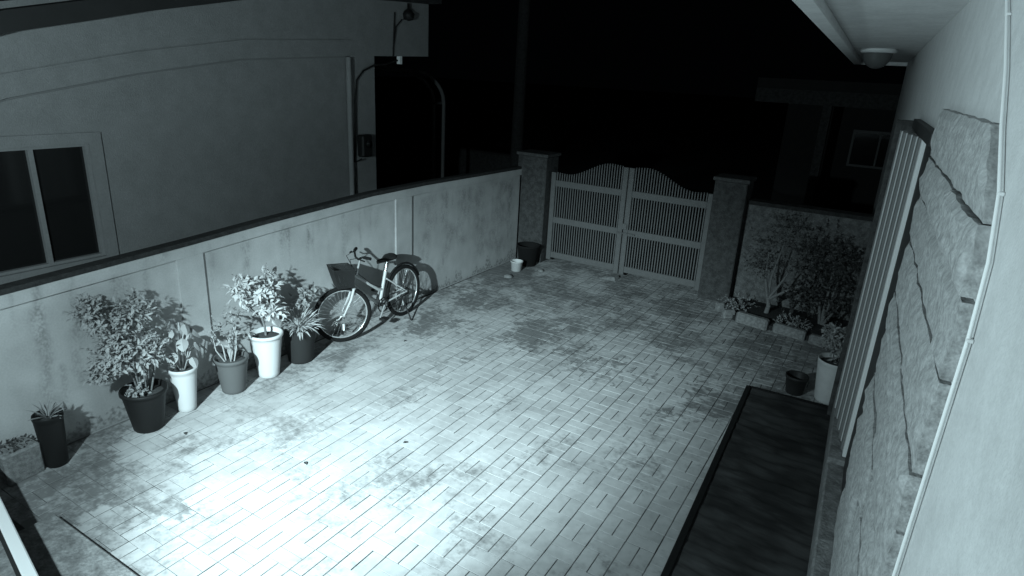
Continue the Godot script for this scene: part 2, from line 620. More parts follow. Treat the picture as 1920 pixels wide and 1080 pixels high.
func wall_top(z: float) -> float:
	var t = [[0.0, 1.32], [-1.77, 1.35], [-3.16, 1.42], [-4.03, 1.475], [-5.54, 1.55], [-6.54, 1.56], [-7.78, 1.545], [-9.3, 1.53]]
	for i in t.size() - 1:
		if z <= t[i][0] and z >= t[i + 1][0]:
			return lerpf(t[i][1], t[i + 1][1], (z - t[i][0]) / (t[i + 1][0] - t[i][0]))
	return 1.32

func make_boundary_wall() -> void:
	var wm = StandardMaterial3D.new()
	wm.albedo_color = grey(0.5)
	wm.albedo_texture = wall_texture()
	wm.roughness = 0.92
	wm.metallic_specular = 0.3
	M.wall = wm
	var w = thing("boundary_wall", "long stained plaster wall with recessed panels behind the potted plants", "wall", Vector3(-5.19, 0, 0))
	var zs = [0.0, -0.9, -1.77, -2.5, -3.16, -4.03, -4.8, -5.54, -6.54, -7.78, -8.5, -9.0]
	var cols = []
	for z in zs: cols.append([z, -0.03, wall_top(z) - 0.06])
	var st = mb()
	wall_piece(st, -0.11, -0.024, cols)
	build(st, "wall_panel", wm, w)
	# the raised frame: a band under the coping and pilasters between the panels
	cols = []
	for z in zs: cols.append([z, wall_top(z) - 0.125, wall_top(z) - 0.03])
	st = mb()
	wall_piece(st, -0.0235, 0.0, cols)
	build(st, "top_band", wm, w)
	for q in [[-3.07, -3.32], [-5.94, -6.24], [-9.0, -9.1]]:
		st = mb()
		wall_piece(st, -0.0235, 0.0005, [[q[0], -0.03, wall_top(q[0]) - 0.126], [q[1], -0.03, wall_top(q[1]) - 0.126]])
		build(st, "pilaster", wm, w)
	cols = []
	for z in zs: cols.append([z, wall_top(z) - 0.028, wall_top(z) + 0.012])
	st = mb()
	wall_piece(st, -0.12, -0.004, cols)
	build(st, "coping", M.coping, w)

# ---------------------------------------------------------------- gate
func make_gate() -> void:
	var n = 0
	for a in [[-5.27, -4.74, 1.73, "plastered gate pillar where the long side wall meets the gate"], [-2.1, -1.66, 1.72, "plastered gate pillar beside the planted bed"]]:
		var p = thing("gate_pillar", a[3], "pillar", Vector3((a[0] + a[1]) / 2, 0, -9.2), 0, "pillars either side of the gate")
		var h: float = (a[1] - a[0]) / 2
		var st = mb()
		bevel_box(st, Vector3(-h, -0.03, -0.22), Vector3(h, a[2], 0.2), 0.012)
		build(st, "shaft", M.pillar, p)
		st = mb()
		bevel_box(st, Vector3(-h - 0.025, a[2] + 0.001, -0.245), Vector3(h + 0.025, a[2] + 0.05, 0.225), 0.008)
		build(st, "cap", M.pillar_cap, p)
	for k in 2:
		var label: String = ["steel picket gate leaf nearer the long side wall, closed", "steel picket gate leaf nearer the planted bed, closed"][k]
		var g = thing("gate_leaf", label, "gate", Vector3([-4.71, -3.405][k], 0, -9.16), 0, "leaves of the double gate")
		var wd = 1.29
		var inner = wd - 0.04 if k == 0 else 0.04     # where the two leaves meet
		# stiles
		var hm = 1.72
		var hh = 1.5
		for e in 2:
			var x = 0.04 if e == 0 else wd - 0.04
			var tall: float = hm if absf(x - inner) < 0.01 else hh
			var st = mb()
			bevel_box(st, Vector3(x - 0.04, 0.05, -0.025), Vector3(x + 0.04, tall, 0.025), 0.004)
			build(st, "stile", M.steel, g)
		for y in [0.14, 0.73, 1.33]:
			var st = mb()
			bevel_box(st, Vector3(0.0805, y - 0.05, -0.02), Vector3(wd - 0.0805, y + 0.05, 0.02), 0.004)
			build(st, "rail", M.steel, g)
		var bars = 27
		for i in bars:
			var t = (i + 0.5) / bars
			var x = 0.08 + (wd - 0.16) * t
			var u = t if k == 0 else 1.0 - t
			var top = lerpf(1.49, 1.71, smoothstep(0.15, 0.85, u)) - 0.02 * sin(u * PI * 2.0)
			for seg in [[0.1905, 0.6795], [0.7805, 1.2795], [1.3805, top]]:
				pass
			var st = mb()
			bx(st, Vector3(x - 0.008, 0.1905, -0.008), Vector3(x + 0.008, 0.6795, 0.008))
			bx(st, Vector3(x - 0.008, 0.7805, -0.008), Vector3(x + 0.008, 1.2795, 0.008))
			bx(st, Vector3(x - 0.008, 1.3805, -0.008), Vector3(x + 0.008, top, 0.008))
			lathe(st, [Vector2(0.0, -0.004), Vector2(0.012, 0.004), Vector2(0.013, 0.013), Vector2(0.0, 0.027)], 6, Vector3(x, top, 0))
			build(st, "picket", M.gate_bar, g)
		if k == 1:
			var st = mb()
			bevel_box(st, Vector3(-0.015, 0.78, 0.027), Vector3(0.06, 0.87, 0.045), 0.004)
			tube(st, [Vector3(-0.09, 0.72, 0.05), Vector3(0.2, 0.72, 0.05)], 0.011)
			build(st, "latch", M.wood, g)
	# the wall that goes on from the gate behind the bed
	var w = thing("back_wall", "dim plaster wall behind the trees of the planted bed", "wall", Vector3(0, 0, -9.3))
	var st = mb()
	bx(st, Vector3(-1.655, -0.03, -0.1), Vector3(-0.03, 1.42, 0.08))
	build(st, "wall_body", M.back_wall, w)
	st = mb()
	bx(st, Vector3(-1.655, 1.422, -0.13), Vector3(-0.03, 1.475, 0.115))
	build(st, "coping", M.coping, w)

# ---------------------------------------------------------------- neighbour's building
func band_low(z: float) -> float:
	var t = [[0.0, 1.75], [-2.5, 2.58], [-3.6, 2.8], [-4.78, 2.98], [-6.4, 3.08], [-8.0, 3.14]]
	for i in t.size() - 1:
		if z <= t[i][0] and z >= t[i + 1][0]:
			return lerpf(t[i][1], t[i + 1][1], (z - t[i][0]) / (t[i + 1][0] - t[i][0]))
	return 3.14

func make_neighbour() -> void:
	var b = thing("neighbour_building", "plain rendered building with a dark sliding window beyond the long wall", "building", Vector3(-6.4, 0, 0))
	# wall with a window opening: z -1.6 .. -3.09, y 1.1 .. 2.17
	var wz0 = -1.3
	var wz1 = -3.09
	var wy0 = 1.1
	var wy1 = 2.17
	var st = mb()
	bx(st, Vector3(-3.0, -0.03, wz0), Vector3(0, 3.3, 1.5))
	bx(st, Vector3(-3.0, -0.03, -6.9), Vector3(0, 3.3, wz1))
	bx(st, Vector3(-3.0, -0.03, wz1), Vector3(0, wy0, wz0))
	bx(st, Vector3(-3.0, wy1, wz1), Vector3(0, 3.3, wz0))
	build(st, "wall", M.neighbour, b)
	# upper band, bowed, a little proud, running on past the corner
	var zs = [0.0, -1.2, -2.5, -3.05, -3.6, -4.2, -4.78, -5.6, -6.4, -7.2, -8.0]
	st = mb()
	for i in zs.size() - 1:
		var a: float = zs[i]
		var c: float = zs[i + 1]
		var la = band_low(a)
		var lc = band_low(c)
		hexa(st, [Vector3(-2.9, la, a), Vector3(0.06, la, a), Vector3(0.06, lc, c), Vector3(-2.9, lc, c),
			Vector3(-2.9, la + 0.72, a), Vector3(0.06, la + 0.72, a), Vector3(0.06, lc + 0.72, c), Vector3(-2.9, lc + 0.72, c)])
	build(st, "upper_band", M.neighbour, b)
	st = mb()  # thin dark strip standing in for the shadow under the band
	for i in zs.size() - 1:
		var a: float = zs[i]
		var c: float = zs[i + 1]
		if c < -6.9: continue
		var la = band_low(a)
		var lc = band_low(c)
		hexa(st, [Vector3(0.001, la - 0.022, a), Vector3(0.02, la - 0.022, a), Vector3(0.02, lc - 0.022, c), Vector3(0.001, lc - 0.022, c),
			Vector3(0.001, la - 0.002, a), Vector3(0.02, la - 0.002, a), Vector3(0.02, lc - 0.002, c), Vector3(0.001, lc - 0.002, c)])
	build(st, "band_shadow_strip", M.alu_mid, b)
	st = mb()
	for i in zs.size() - 1:
		var a: float = zs[i]
		var c: float = minf(zs[i + 1], -0.1)
		var la = band_low(a) + 0.17
		var lc = band_low(c) + 0.17
		if i > 7: continue
		hexa(st, [Vector3(0.06, la, a), Vector3(0.075, la, a), Vector3(0.075, lc, c), Vector3(0.06, lc, c),
			Vector3(0.06, la + 0.02, a), Vector3(0.075, la + 0.02, a), Vector3(0.075, lc + 0.02, c), Vector3(0.06, lc + 0.02, c)])
	build(st, "band_moulding", M.neighbour, b)
	st = mb()
	for i in zs.size() - 1:
		var a: float = zs[i]
		var c: float = zs[i + 1]
		var la = band_low(a) + 0.5 + 0.22 * smoothstep(-2.0, -8.0, a)
		var lc = band_low(c) + 0.5 + 0.22 * smoothstep(-2.0, -8.0, c)
		hexa(st, [Vector3(-2.9, la, a), Vector3(0.3, la, a), Vector3(0.3, lc, c), Vector3(-2.9, lc, c),
			Vector3(-2.9, la + 0.16, a), Vector3(0.3, la + 0.16, a), Vector3(0.3, lc + 0.16, c), Vector3(-2.9, lc + 0.16, c)])
	build(st, "roof", M.neighbour_dark, b)
	# corner strip and downpipe
	st = mb()
	tube(st, [Vector3(0.05, 0.0, -6.36), Vector3(0.05, 3.06, -6.36)], 0.035, 12)
	build(st, "downpipe", M.neighbour, b)
	# the window: outer trim, fixed frame, mullion, two panes, sill
	var win = Node3D.new()
	win.name = "window"
	b.add_child(win)
	st = mb()
	for q in [[wz0 + 0.1, wz1 - 0.11, wy1, wy1 + 0.1], [wz0 + 0.1, wz1 - 0.11, wy0 - 0.08, wy0], [wz1, wz1 - 0.11, wy0, wy1], [wz0 + 0.1, wz0, wy0, wy1]]:
		bx(st, Vector3(0.0, q[2], q[1]), Vector3(0.02, q[3], q[0]))
	build(st, "trim", M.neighbour, win)
	st = mb()
	for q in [[wz0, wz1, wy1 - 0.025, wy1], [wz0, wz1, wy0, wy0 + 0.025], [wz1 + 0.03, wz1, wy0 + 0.025, wy1 - 0.025], [wz0, wz0 - 0.03, wy0 + 0.025, wy1 - 0.025], [-2.60, -2.64, wy0 + 0.025, wy1 - 0.025]]:
		bx(st, Vector3(-0.09, q[2], q[1]), Vector3(-0.015, q[3], q[0]))
	build(st, "frame", M.neighbour, win)
	for q in [[wz0 - 0.03, -2.60], [-2.64, wz1 + 0.03]]:
		st = mb()
		bx(st, Vector3(-0.07, wy0 + 0.025, q[1]), Vector3(-0.06, wy1 - 0.025, q[0]))
		build(st, "pane", M.glass, win)
	# electricity meter with its cable
	var m = thing("meter_box", "small dark electricity meter on the neighbour's wall by the downpipe", "meter box", Vector3(-6.4, 1.93, -6.62))
	st = mb()
	bevel_box(st, Vector3(0.001, -0.16, -0.1), Vector3(0.12, 0.14, 0.1), 0.02)
	build(st, "case", M.black_pot, m)
	st = mb()
	lathe(st, [Vector2(0.0, 0.0), Vector2(0.055, 0.0), Vector2(0.05, 0.03), Vector2(0.0, 0.035)], 16)
	var dial = build(st, "dial", M.glass, m)
	dial.transform = Transform3D(Basis(Vector3(0, 0, 1), -PI / 2), Vector3(0.121, 0.02, 0))
	var cb = thing("meter_cable", "black cable rising from the meter to the eave of the neighbour's building", "cable", Vector3(-6.4, 0, 0))
	st = mb()
	tube(st, [Vector3(0.09, 1.75, -6.53), Vector3(0.015, 1.7, -6.46), Vector3(0.015, 2.1, -6.5), Vector3(0.015, 2.5, -6.51), Vector3(0.015, 2.78, -6.54), Vector3(0.02, 2.9, -6.66), Vector3(0.02, 2.98, -6.88), Vector3(0.03, 3.0, -7.1), Vector3(0.03, 3.06, -7.34)], 0.013, 6)
	tube(st, [Vector3(0.075, 3.1, -7.2), Vector3(0.075, 3.4, -7.22), Vector3(0.075, 3.68, -7.24)], 0.009, 6)
	tube(st, [Vector3(0.075, 3.2, -7.2), Vector3(0.08, 3.5, -7.26), Vector3(0.1, 3.6, -7.36)], 0.009, 6)
	build(st, "strand", M.wire, cb)
	var ins = thing("cable_clamp", "tiny white cable clamp under the neighbour's eave", "clamp", Vector3(-6.37, 3.04, -7.38))
	st = mb()
	bevel_box(st, Vector3(-0.025, -0.03, -0.035), Vector3(0.03, 0.085, 0.03), 0.006)
	build(st, "clamp_body", M.white, ins)
	var bell = thing("eave_lamp", "small dark fitting hanging at the end of the neighbour's eave", "lamp fitting", Vector3(-6.3, 3.73, -7.5))
	st = mb()
	lathe(st, [Vector2(0.0, -0.14), Vector2(0.07, -0.12), Vector2(0.09, -0.05), Vector2(0.05, 0.0), Vector2(0.015, 0.02), Vector2(0.015, 0.09), Vector2(0.0, 0.09)], 14)
	build(st, "shade", M.black_pot, bell)

# ---------------------------------------------------------------- house
func make_house() -> void:
	var h = thing("house", "plastered house with stone cladding and a soffit, close at the right", "house", Vector3(0.342, 0, 0), 0.04)
	var st = mb()
	bx(st, Vector3(0.0, -0.03, -14.0), Vector3(0.3, 3.6, 2.0))
	build(st, "wall", M.house_plaster, h)
	st = mb()
	bx(st, Vector3(-5.4, -0.03, 1.1), Vector3(-0.001, 3.6, 1.35))
	build(st, "wing_wall", M.house_plaster, h)
	# soffit slab with a drip beam along its edge and across its end
	st = mb()
	bx(st, Vector3(-0.74, 3.5, -13.9), Vector3(-0.001, 3.58, 1.09))
	build(st, "soffit", M.soffit, h)
	st = mb()
	bevel_box(st, Vector3(-0.86, 3.44, -14.0), Vector3(-0.742, 3.62, 1.09), 0.006)
	build(st, "edge_beam", M.soffit, h)
	st = mb()
	bevel_box(st, Vector3(-0.741, 3.44, -14.0), Vector3(-0.002, 3.62, -13.901), 0.006)
	build(st, "end_beam", M.soffit, h)
	# plinth along the foot of the wall
	st = mb()
	bevel_box(st, Vector3(-0.13, -0.03, -4.9), Vector3(-0.001, 0.3, 1.0), 0.012)
	build(st, "plinth", M.concrete, h)
	# dark strip of wall between the cladding and the door frame
	st = mb()
	bx(st, Vector3(-0.012, 0.301, -4.95), Vector3(-0.0005, 2.72, -4.05))
	build(st, "dark_panel", M.dark_panel, h)
	# aluminium door frame standing proud of the wall, its side made of stepped profiles
	var door = Node3D.new()
	door.name = "door"
	h.add_child(door)
	var steps = [[-4.96, -5.06, 0.036], [-5.061, -5.2, 0.052], [-5.201, -5.23, 0.058], [-5.231, -5.38, 0.076], [-5.381, -5.41, 0.082], [-5.411, -5.58, 0.1], [-5.581, -5.61, 0.106], [-5.611, -5.78, 0.124], [-5.781, -5.82, 0.132], [-5.821, -5.9, 0.14]]
	for i in steps.size():
		var s: Array = steps[i]
		st = mb()
		bevel_box(st, Vector3(-s[2], 0.34, s[1]), Vector3(-0.001, 2.72, s[0]), 0.003)
		build(st, "profile", M.white if i == 0 else M.alu if i % 2 == 0 else M.alu_mid, door)
	st = mb()
	bx(st, Vector3(-0.06, 0.1, -6.29), Vector3(-0.001, 2.68, -5.91))
	build(st, "pane", M.glass, door)
	st = mb()
	bevel_box(st, Vector3(-0.05, 2.722, -6.29), Vector3(-0.001, 2.8, -4.2), 0.004)
	build(st, "lintel", M.dark_panel, door)
	st = mb()
	bevel_box(st, Vector3(-0.165, -0.03, -6.45), Vector3(-0.001, 2.78, -6.3), 0.006)
	build(st, "pier", M.pillar, h)
	st = mb()
	bevel_box(st, Vector3(-0.131, -0.03, -6.29), Vector3(-0.001, 0.335, -4.902), 0.008)
	build(st, "threshold", M.concrete, door)
	make_cladding(h)
	# ceiling lamp under the soffit, off
	var l = thing("ceiling_lamp", "round ceiling lamp with a dark glass bowl under the soffit, unlit", "lamp", Vector3(-0.5, 3.5, -9.7))
	st = mb()
	lathe(st, [Vector2(0.0, -0.05), Vector2(0.19, -0.05), Vector2(0.21, -0.035), Vector2(0.215, -0.012), Vector2(0.21, -0.001), Vector2(0.0, -0.001)], 32)
	build(st, "base", M.white, l)
	st = mb()
	var prof = []
	for i in 9:
		var a = PI / 2 * i / 8.0
		prof.append(Vector2(0.17 * sin(a), -0.051 - 0.19 * cos(a)))
	lathe(st, prof, 32)
	build(st, "bowl", M.dome, l)
	# white cable clipped down the wall beside the cladding
	var cb = thing("wall_cable", "white cable clipped down the house wall beside the stone cladding", "cable", Vector3(0.342, 0, 0), 0.04)
	st = mb()
	var pts = [Vector3(-0.012, 3.49, -3.3), Vector3(-0.012, 3.27, -2.9), Vector3(-0.012, 3.08, -2.58), Vector3(-0.012, 2.92, -2.36), Vector3(-0.012, 2.76, -2.1), Vector3(-0.012, 2.6, -1.97), Vector3(-0.012, 2.4, -1.93), Vector3(-0.012, 2.0, -1.94), Vector3(-0.012, 1.6, -1.95), Vector3(-0.012, 1.0, -1.95), Vector3(-0.012, 0.34, -1.95)]
	tube(st, pts, 0.0055, 8)
	build(st, "sheath", M.cable, cb)
	for k in [1, 4, 6, 8]:
		st = mb()
		var p: Vector3 = pts[k]
		bevel_box(st, p + Vector3(-0.0045, -0.005, -0.012), p + Vector3(0.0115, 0.005, 0.012), 0.002)
		build(st, "clip", M.white, cb)

func make_cladding(h: Node3D) -> void:
	var n = FastNoiseLite.new()
	n.seed = 9
	n.frequency = 1.0
	n.fractal_octaves = 4
	rng.seed = 12
	var y = 0.305
	var heights = [0.3, 0.22, 0.34, 0.26, 0.3, 0.2, 0.31, 0.24, 0.2, 0.22]
	var top = 2.93
	var k = 0
	while y < top - 0.08:
		var hh: float = minf(heights[k % heights.size()], top - y)
		if top - (y + hh) < 0.12: hh = top - y
		var za = -2.02 + rng.randf_range(-0.015, 0.015)
		if y + hh > 2.55: za = near_edge(y + hh * 0.5)
		var ze = -4.12 + rng.randf_range(-0.13, 0.08)
		var cuts = [za]
		if k % 3 != 1: cuts.append(lerpf(za, ze, rng.randf_range(0.35, 0.65)))
		cuts.append(ze)
		for i in cuts.size() - 1:
			rough_slab(h, n, y + 0.006, y + hh - 0.006, cuts[i] - 0.005, cuts[i + 1] + 0.005, 0.035 + rng.randf() * 0.022, rng.randf_range(-0.02, 0.02))
		y += hh
		k += 1

# the cladding was cut back along the line where the cable runs
func near_edge(y: float) -> float:
	var t = [[0.0, -2.02], [2.4, -2.02], [2.6, -2.04], [2.76, -2.16], [2.92, -2.42], [3.1, -2.6]]
	for i in t.size() - 1:
		if y >= t[i][0] and y <= t[i + 1][0]: return lerpf(t[i][1], t[i + 1][1], (y - t[i][0]) / (t[i + 1][0] - t[i][0]))
	return -2.02

func rough_slab(h: Node3D, n: FastNoiseLite, y0: float, y1: float, z0: float, z1: float, deep: float, skew: float) -> void:
	var st = mb()
	var nz = 22
	var ny = 7
	var p = func(i: int, j: int) -> Vector3:
		var u = float(i) / nz
		var v = float(j) / ny
		var yy = lerpf(y0, y1, v) + (n.get_noise_2d(lerpf(z0, z1, u) * 3.0, (y0 if v < 0.5 else y1) * 7.0) * 0.01 if (j == 0 or j == ny) else 0.0) + skew * (u - 0.5) * (0.3 if j == 0 or j == ny else 0.3)
		var za = near_edge(yy) - 0.005 if z0 > -2.6 else z0
		var zz = lerpf(za, z1, u) + (n.get_noise_2d(yy * 6.0, z1 * 3.0) * 0.05 if i == nz else 0.0)
		var edge = minf(minf(u * 30.0, (1.0 - u) * 30.0), minf(v * 7.0, (1.0 - v) * 7.0))
		var rough = n.get_noise_2d(zz * 2.2, yy * 7.0) * 0.014 + n.get_noise_2d(zz * 9.0 + 30.0, yy * 14.0) * 0.007
		return Vector3(-(deep + rough) * (0.72 + 0.28 * clampf(edge, 0.0, 1.0)), yy, zz)
	for i in nz:
		for j in ny:
			quad(st, p.call(i + 1, j), p.call(i + 1, j + 1), p.call(i, j + 1), p.call(i, j))
	for i in nz:
		for e in [0, ny]:
			var a: Vector3 = p.call(i, e)
			var b: Vector3 = p.call(i + 1, e)
			quad(st, a, b, Vector3(-0.001, b.y, b.z), Vector3(-0.001, a.y, a.z))
	for j in ny:
		for e in [0, nz]:
			var a: Vector3 = p.call(e, j)
			var b: Vector3 = p.call(e, j + 1)
			quad(st, a, b, Vector3(-0.001, b.y, b.z), Vector3(-0.001, a.y, a.z))
	build(st, "stone", M.stone, h)

# ---------------------------------------------------------------- beyond the gate
func make_far_things() -> void:
	var p = thing("utility_pole", "tall concrete utility pole standing in the dark behind the gate", "pole", Vector3(-8.25, -0.05, -14.0))
	var st = mb()
	tube(st, [Vector3(0, 0, 0), Vector3(0.0, 4.0, 0), Vector3(0.0, 8.5, 0)], [0.16, 0.14, 0.11], 14)
	build(st, "shaft", M.far_concrete, p)
	var a = thing("arch_frame", "arched steel tube frame standing beyond the wall by the neighbour's corner", "frame", Vector3(-8.3, -0.05, -11.0))
	for k in 2:
		st = mb()
		var pts = [Vector3(0, 0, 0), Vector3(0, 2.35, 0)]
		for i in 9:
			var t = PI / 2 * i / 8.0
			pts.append(Vector3(-0.9 + 0.9 * cos(t), 2.35 + 0.62 * sin(t), 0))
		pts.append(Vector3(-1.9, 3.0, 0))
		for i in pts.size(): pts[i] += Vector3(-0.72, -0.06, -0.6) * k
		tube(st, pts, 0.04, 10)
		build(st, "hoop", M.far_steel, a)
	st = mb()
	tube(st, [Vector3(0, 2.35, 0), Vector3(-0.72, 2.29, -0.6)], 0.03, 8)
	build(st, "tie_bar", M.far_steel, a)
	var w = thing("far_wall", "low dark wall beyond the long side wall, left of the pole", "wall", Vector3(-9.6, -0.05, -14.4))
	st = mb()
	bx(st, Vector3(-3.5, 0, -0.1), Vector3(1.25, 0.95, 0.1))
	build(st, "wall_body", M.far_concrete, w)
	st = mb()
	bx(st, Vector3(-3.5, 0.952, -0.13), Vector3(1.25, 1.0, 0.13))
	build(st, "coping", M.coping, w)
	var f = thing("far_house", "barely visible house with a porch beam beyond the back wall", "house", Vector3(-1.2, -0.05, -16.0))
	st = mb()
	bx(st, Vector3(-1.4, 0, -3.0), Vector3(4.0, 3.2, -1.5))
	build(st, "wall", M.neighbour_dark, f)
	st = mb()
	bx(st, Vector3(-1.9, 2.68, -0.15), Vector3(4.0, 2.98, 0.1))
	build(st, "porch_beam", M.far_concrete, f)
	st = mb()
	bx(st, Vector3(-0.45, 0, -0.12), Vector3(-0.27, 2.679, 0.08))
	build(st, "porch_post", M.far_concrete, f)
	st = mb()
	bx(st, Vector3(-1.9, 2.981, -3.0), Vector3(4.0, 3.2, 0.1))
	build(st, "roof", M.neighbour_dark, f)
	var win = Node3D.new()
	win.name = "window"
	f.add_child(win)
	st = mb()
	for q in [[0.15, 1.35, 2.1, 2.15], [0.15, 1.35, 1.3, 1.35], [0.15, 0.2, 1.35, 2.1], [1.3, 1.35, 1.35, 2.1], [0.72, 0.76, 1.35, 2.1]]:
		bx(st, Vector3(q[0], q[2], -1.499), Vector3(q[1], q[3], -1.45))
	build(st, "frame", M.far_steel, win)
	st = mb()
	bx(st, Vector3(0.2, 1.35, -1.498), Vector3(1.3, 2.1, -1.485))
	build(st, "pane", M.glass, win)

# ---------------------------------------------------------------- mat
func make_mat() -> void:
	var m = thing("floor_mat", "long black ribbed mat on the paving along the house", "mat", Vector3(-0.86, 0.003, -6.43), 0.04)
	var st = mb()
	st.set_smooth_group(0)
	var n = FastNoiseLite.new()
	n.seed = 4
	n.frequency = 1.0
	var nx = 14
	var nz = 460
	var p = func(i: int, j: int) -> Vector3:
		var x = 0.051 + 0.79 * i / nx
		var z = 7.4 * j / nz
		var warp = n.get_noise_2d(x * 1.5, z * 1.2) * 1.4
		var amp = 0.4 + 0.6 * absf(n.get_noise_2d(z * 3.0, x * 1.3 + 20.0)) * 2.0
		var y = 0.012 + 0.011 * amp * (0.6 - absf(sin(z * 11.0 + warp * 2.6))) + 0.003 * n.get_noise_2d(x * 14.0, z * 9.0)
		return Vector3(x, y, z)
	for i in nx:
		for j in nz:
			var cs = [[i, j], [i + 1, j], [i + 1, j + 1], [i, j], [i + 1, j + 1], [i, j + 1]]
			for q in cs:
				var v: Vector3 = p.call(q[0], q[1])
				var wv = n.get_noise_2d(v.x * 1.3, v.z * 1.6) * 2.2 + n.get_noise_2d(v.x * 5.0, v.z * 3.0) * 0.5
				var line = pow(absf(sin(v.z * 21.0 + wv)), 0.35)            # ribs, with groove shading painted in as thin dark lines
				var wear = 0.5 + n.get_noise_2d(v.x * 2.0 + 7.0, v.z * 2.0) * 0.9 + n.get_noise_2d(v.x * 19.0, v.z * 60.0) * 0.35
				var gg = 0.016 + 0.06 * line * clampf(wear, 0.25, 0.9)
				st.set_color(Color(gg, gg, gg))
				st.add_vertex(v)
	build(st, "pile", M.mat_rib, m)
	st = mb()
	bevel_box(st, Vector3(0.0, 0.0, 0.0), Vector3(0.052, 0.03, 7.4), 0.006)
	bevel_box(st, Vector3(0.0525, 0.0, -0.005), Vector3(0.85, 0.027, 0.02), 0.004)
	build(st, "border", M.mat_edge, m)

# ---------------------------------------------------------------- near left corner
func make_corner() -> void:
	var s = setting("step_slab")
	var st = mb()
	bevel_box(st, Vector3(-4.3, -0.03, -1.5), Vector3(-1.5, 0.065, 1.0), 0.01)
	build(st, "slab", M.concrete, s)
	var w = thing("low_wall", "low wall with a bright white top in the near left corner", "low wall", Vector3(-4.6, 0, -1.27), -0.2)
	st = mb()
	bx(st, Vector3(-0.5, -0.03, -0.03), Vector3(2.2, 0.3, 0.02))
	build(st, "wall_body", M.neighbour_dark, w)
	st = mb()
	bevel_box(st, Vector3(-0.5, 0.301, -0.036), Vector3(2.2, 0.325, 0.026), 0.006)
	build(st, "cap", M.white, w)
	var b = thing("concrete_block", "mossy concrete block in the near left corner beside the slim dark pot", "block", Vector3(-5.06, 0, -1.6), 0.1)
	st = mb()
	bevel_box(st, Vector3(-0.1, -0.01, -0.13), Vector3(0.11, 0.24, 0.12), 0.015)
	build(st, "block_body", M.kerb, b)
	st = mb()
	rng.seed = 8
	for i in 60:
		leaf(st, Vector3(rng.randf_range(-0.09, 0.09), 0.238, rng.randf_range(-0.12, 0.1)), Vector3(rng.randfn() * 0.8, 1, rng.randfn() * 0.8), rdir(), rng.randf_range(0.02, 0.045), 0.015)
	build(st, "moss", M.leaf_dark, b).set_meta("kind", "stuff")

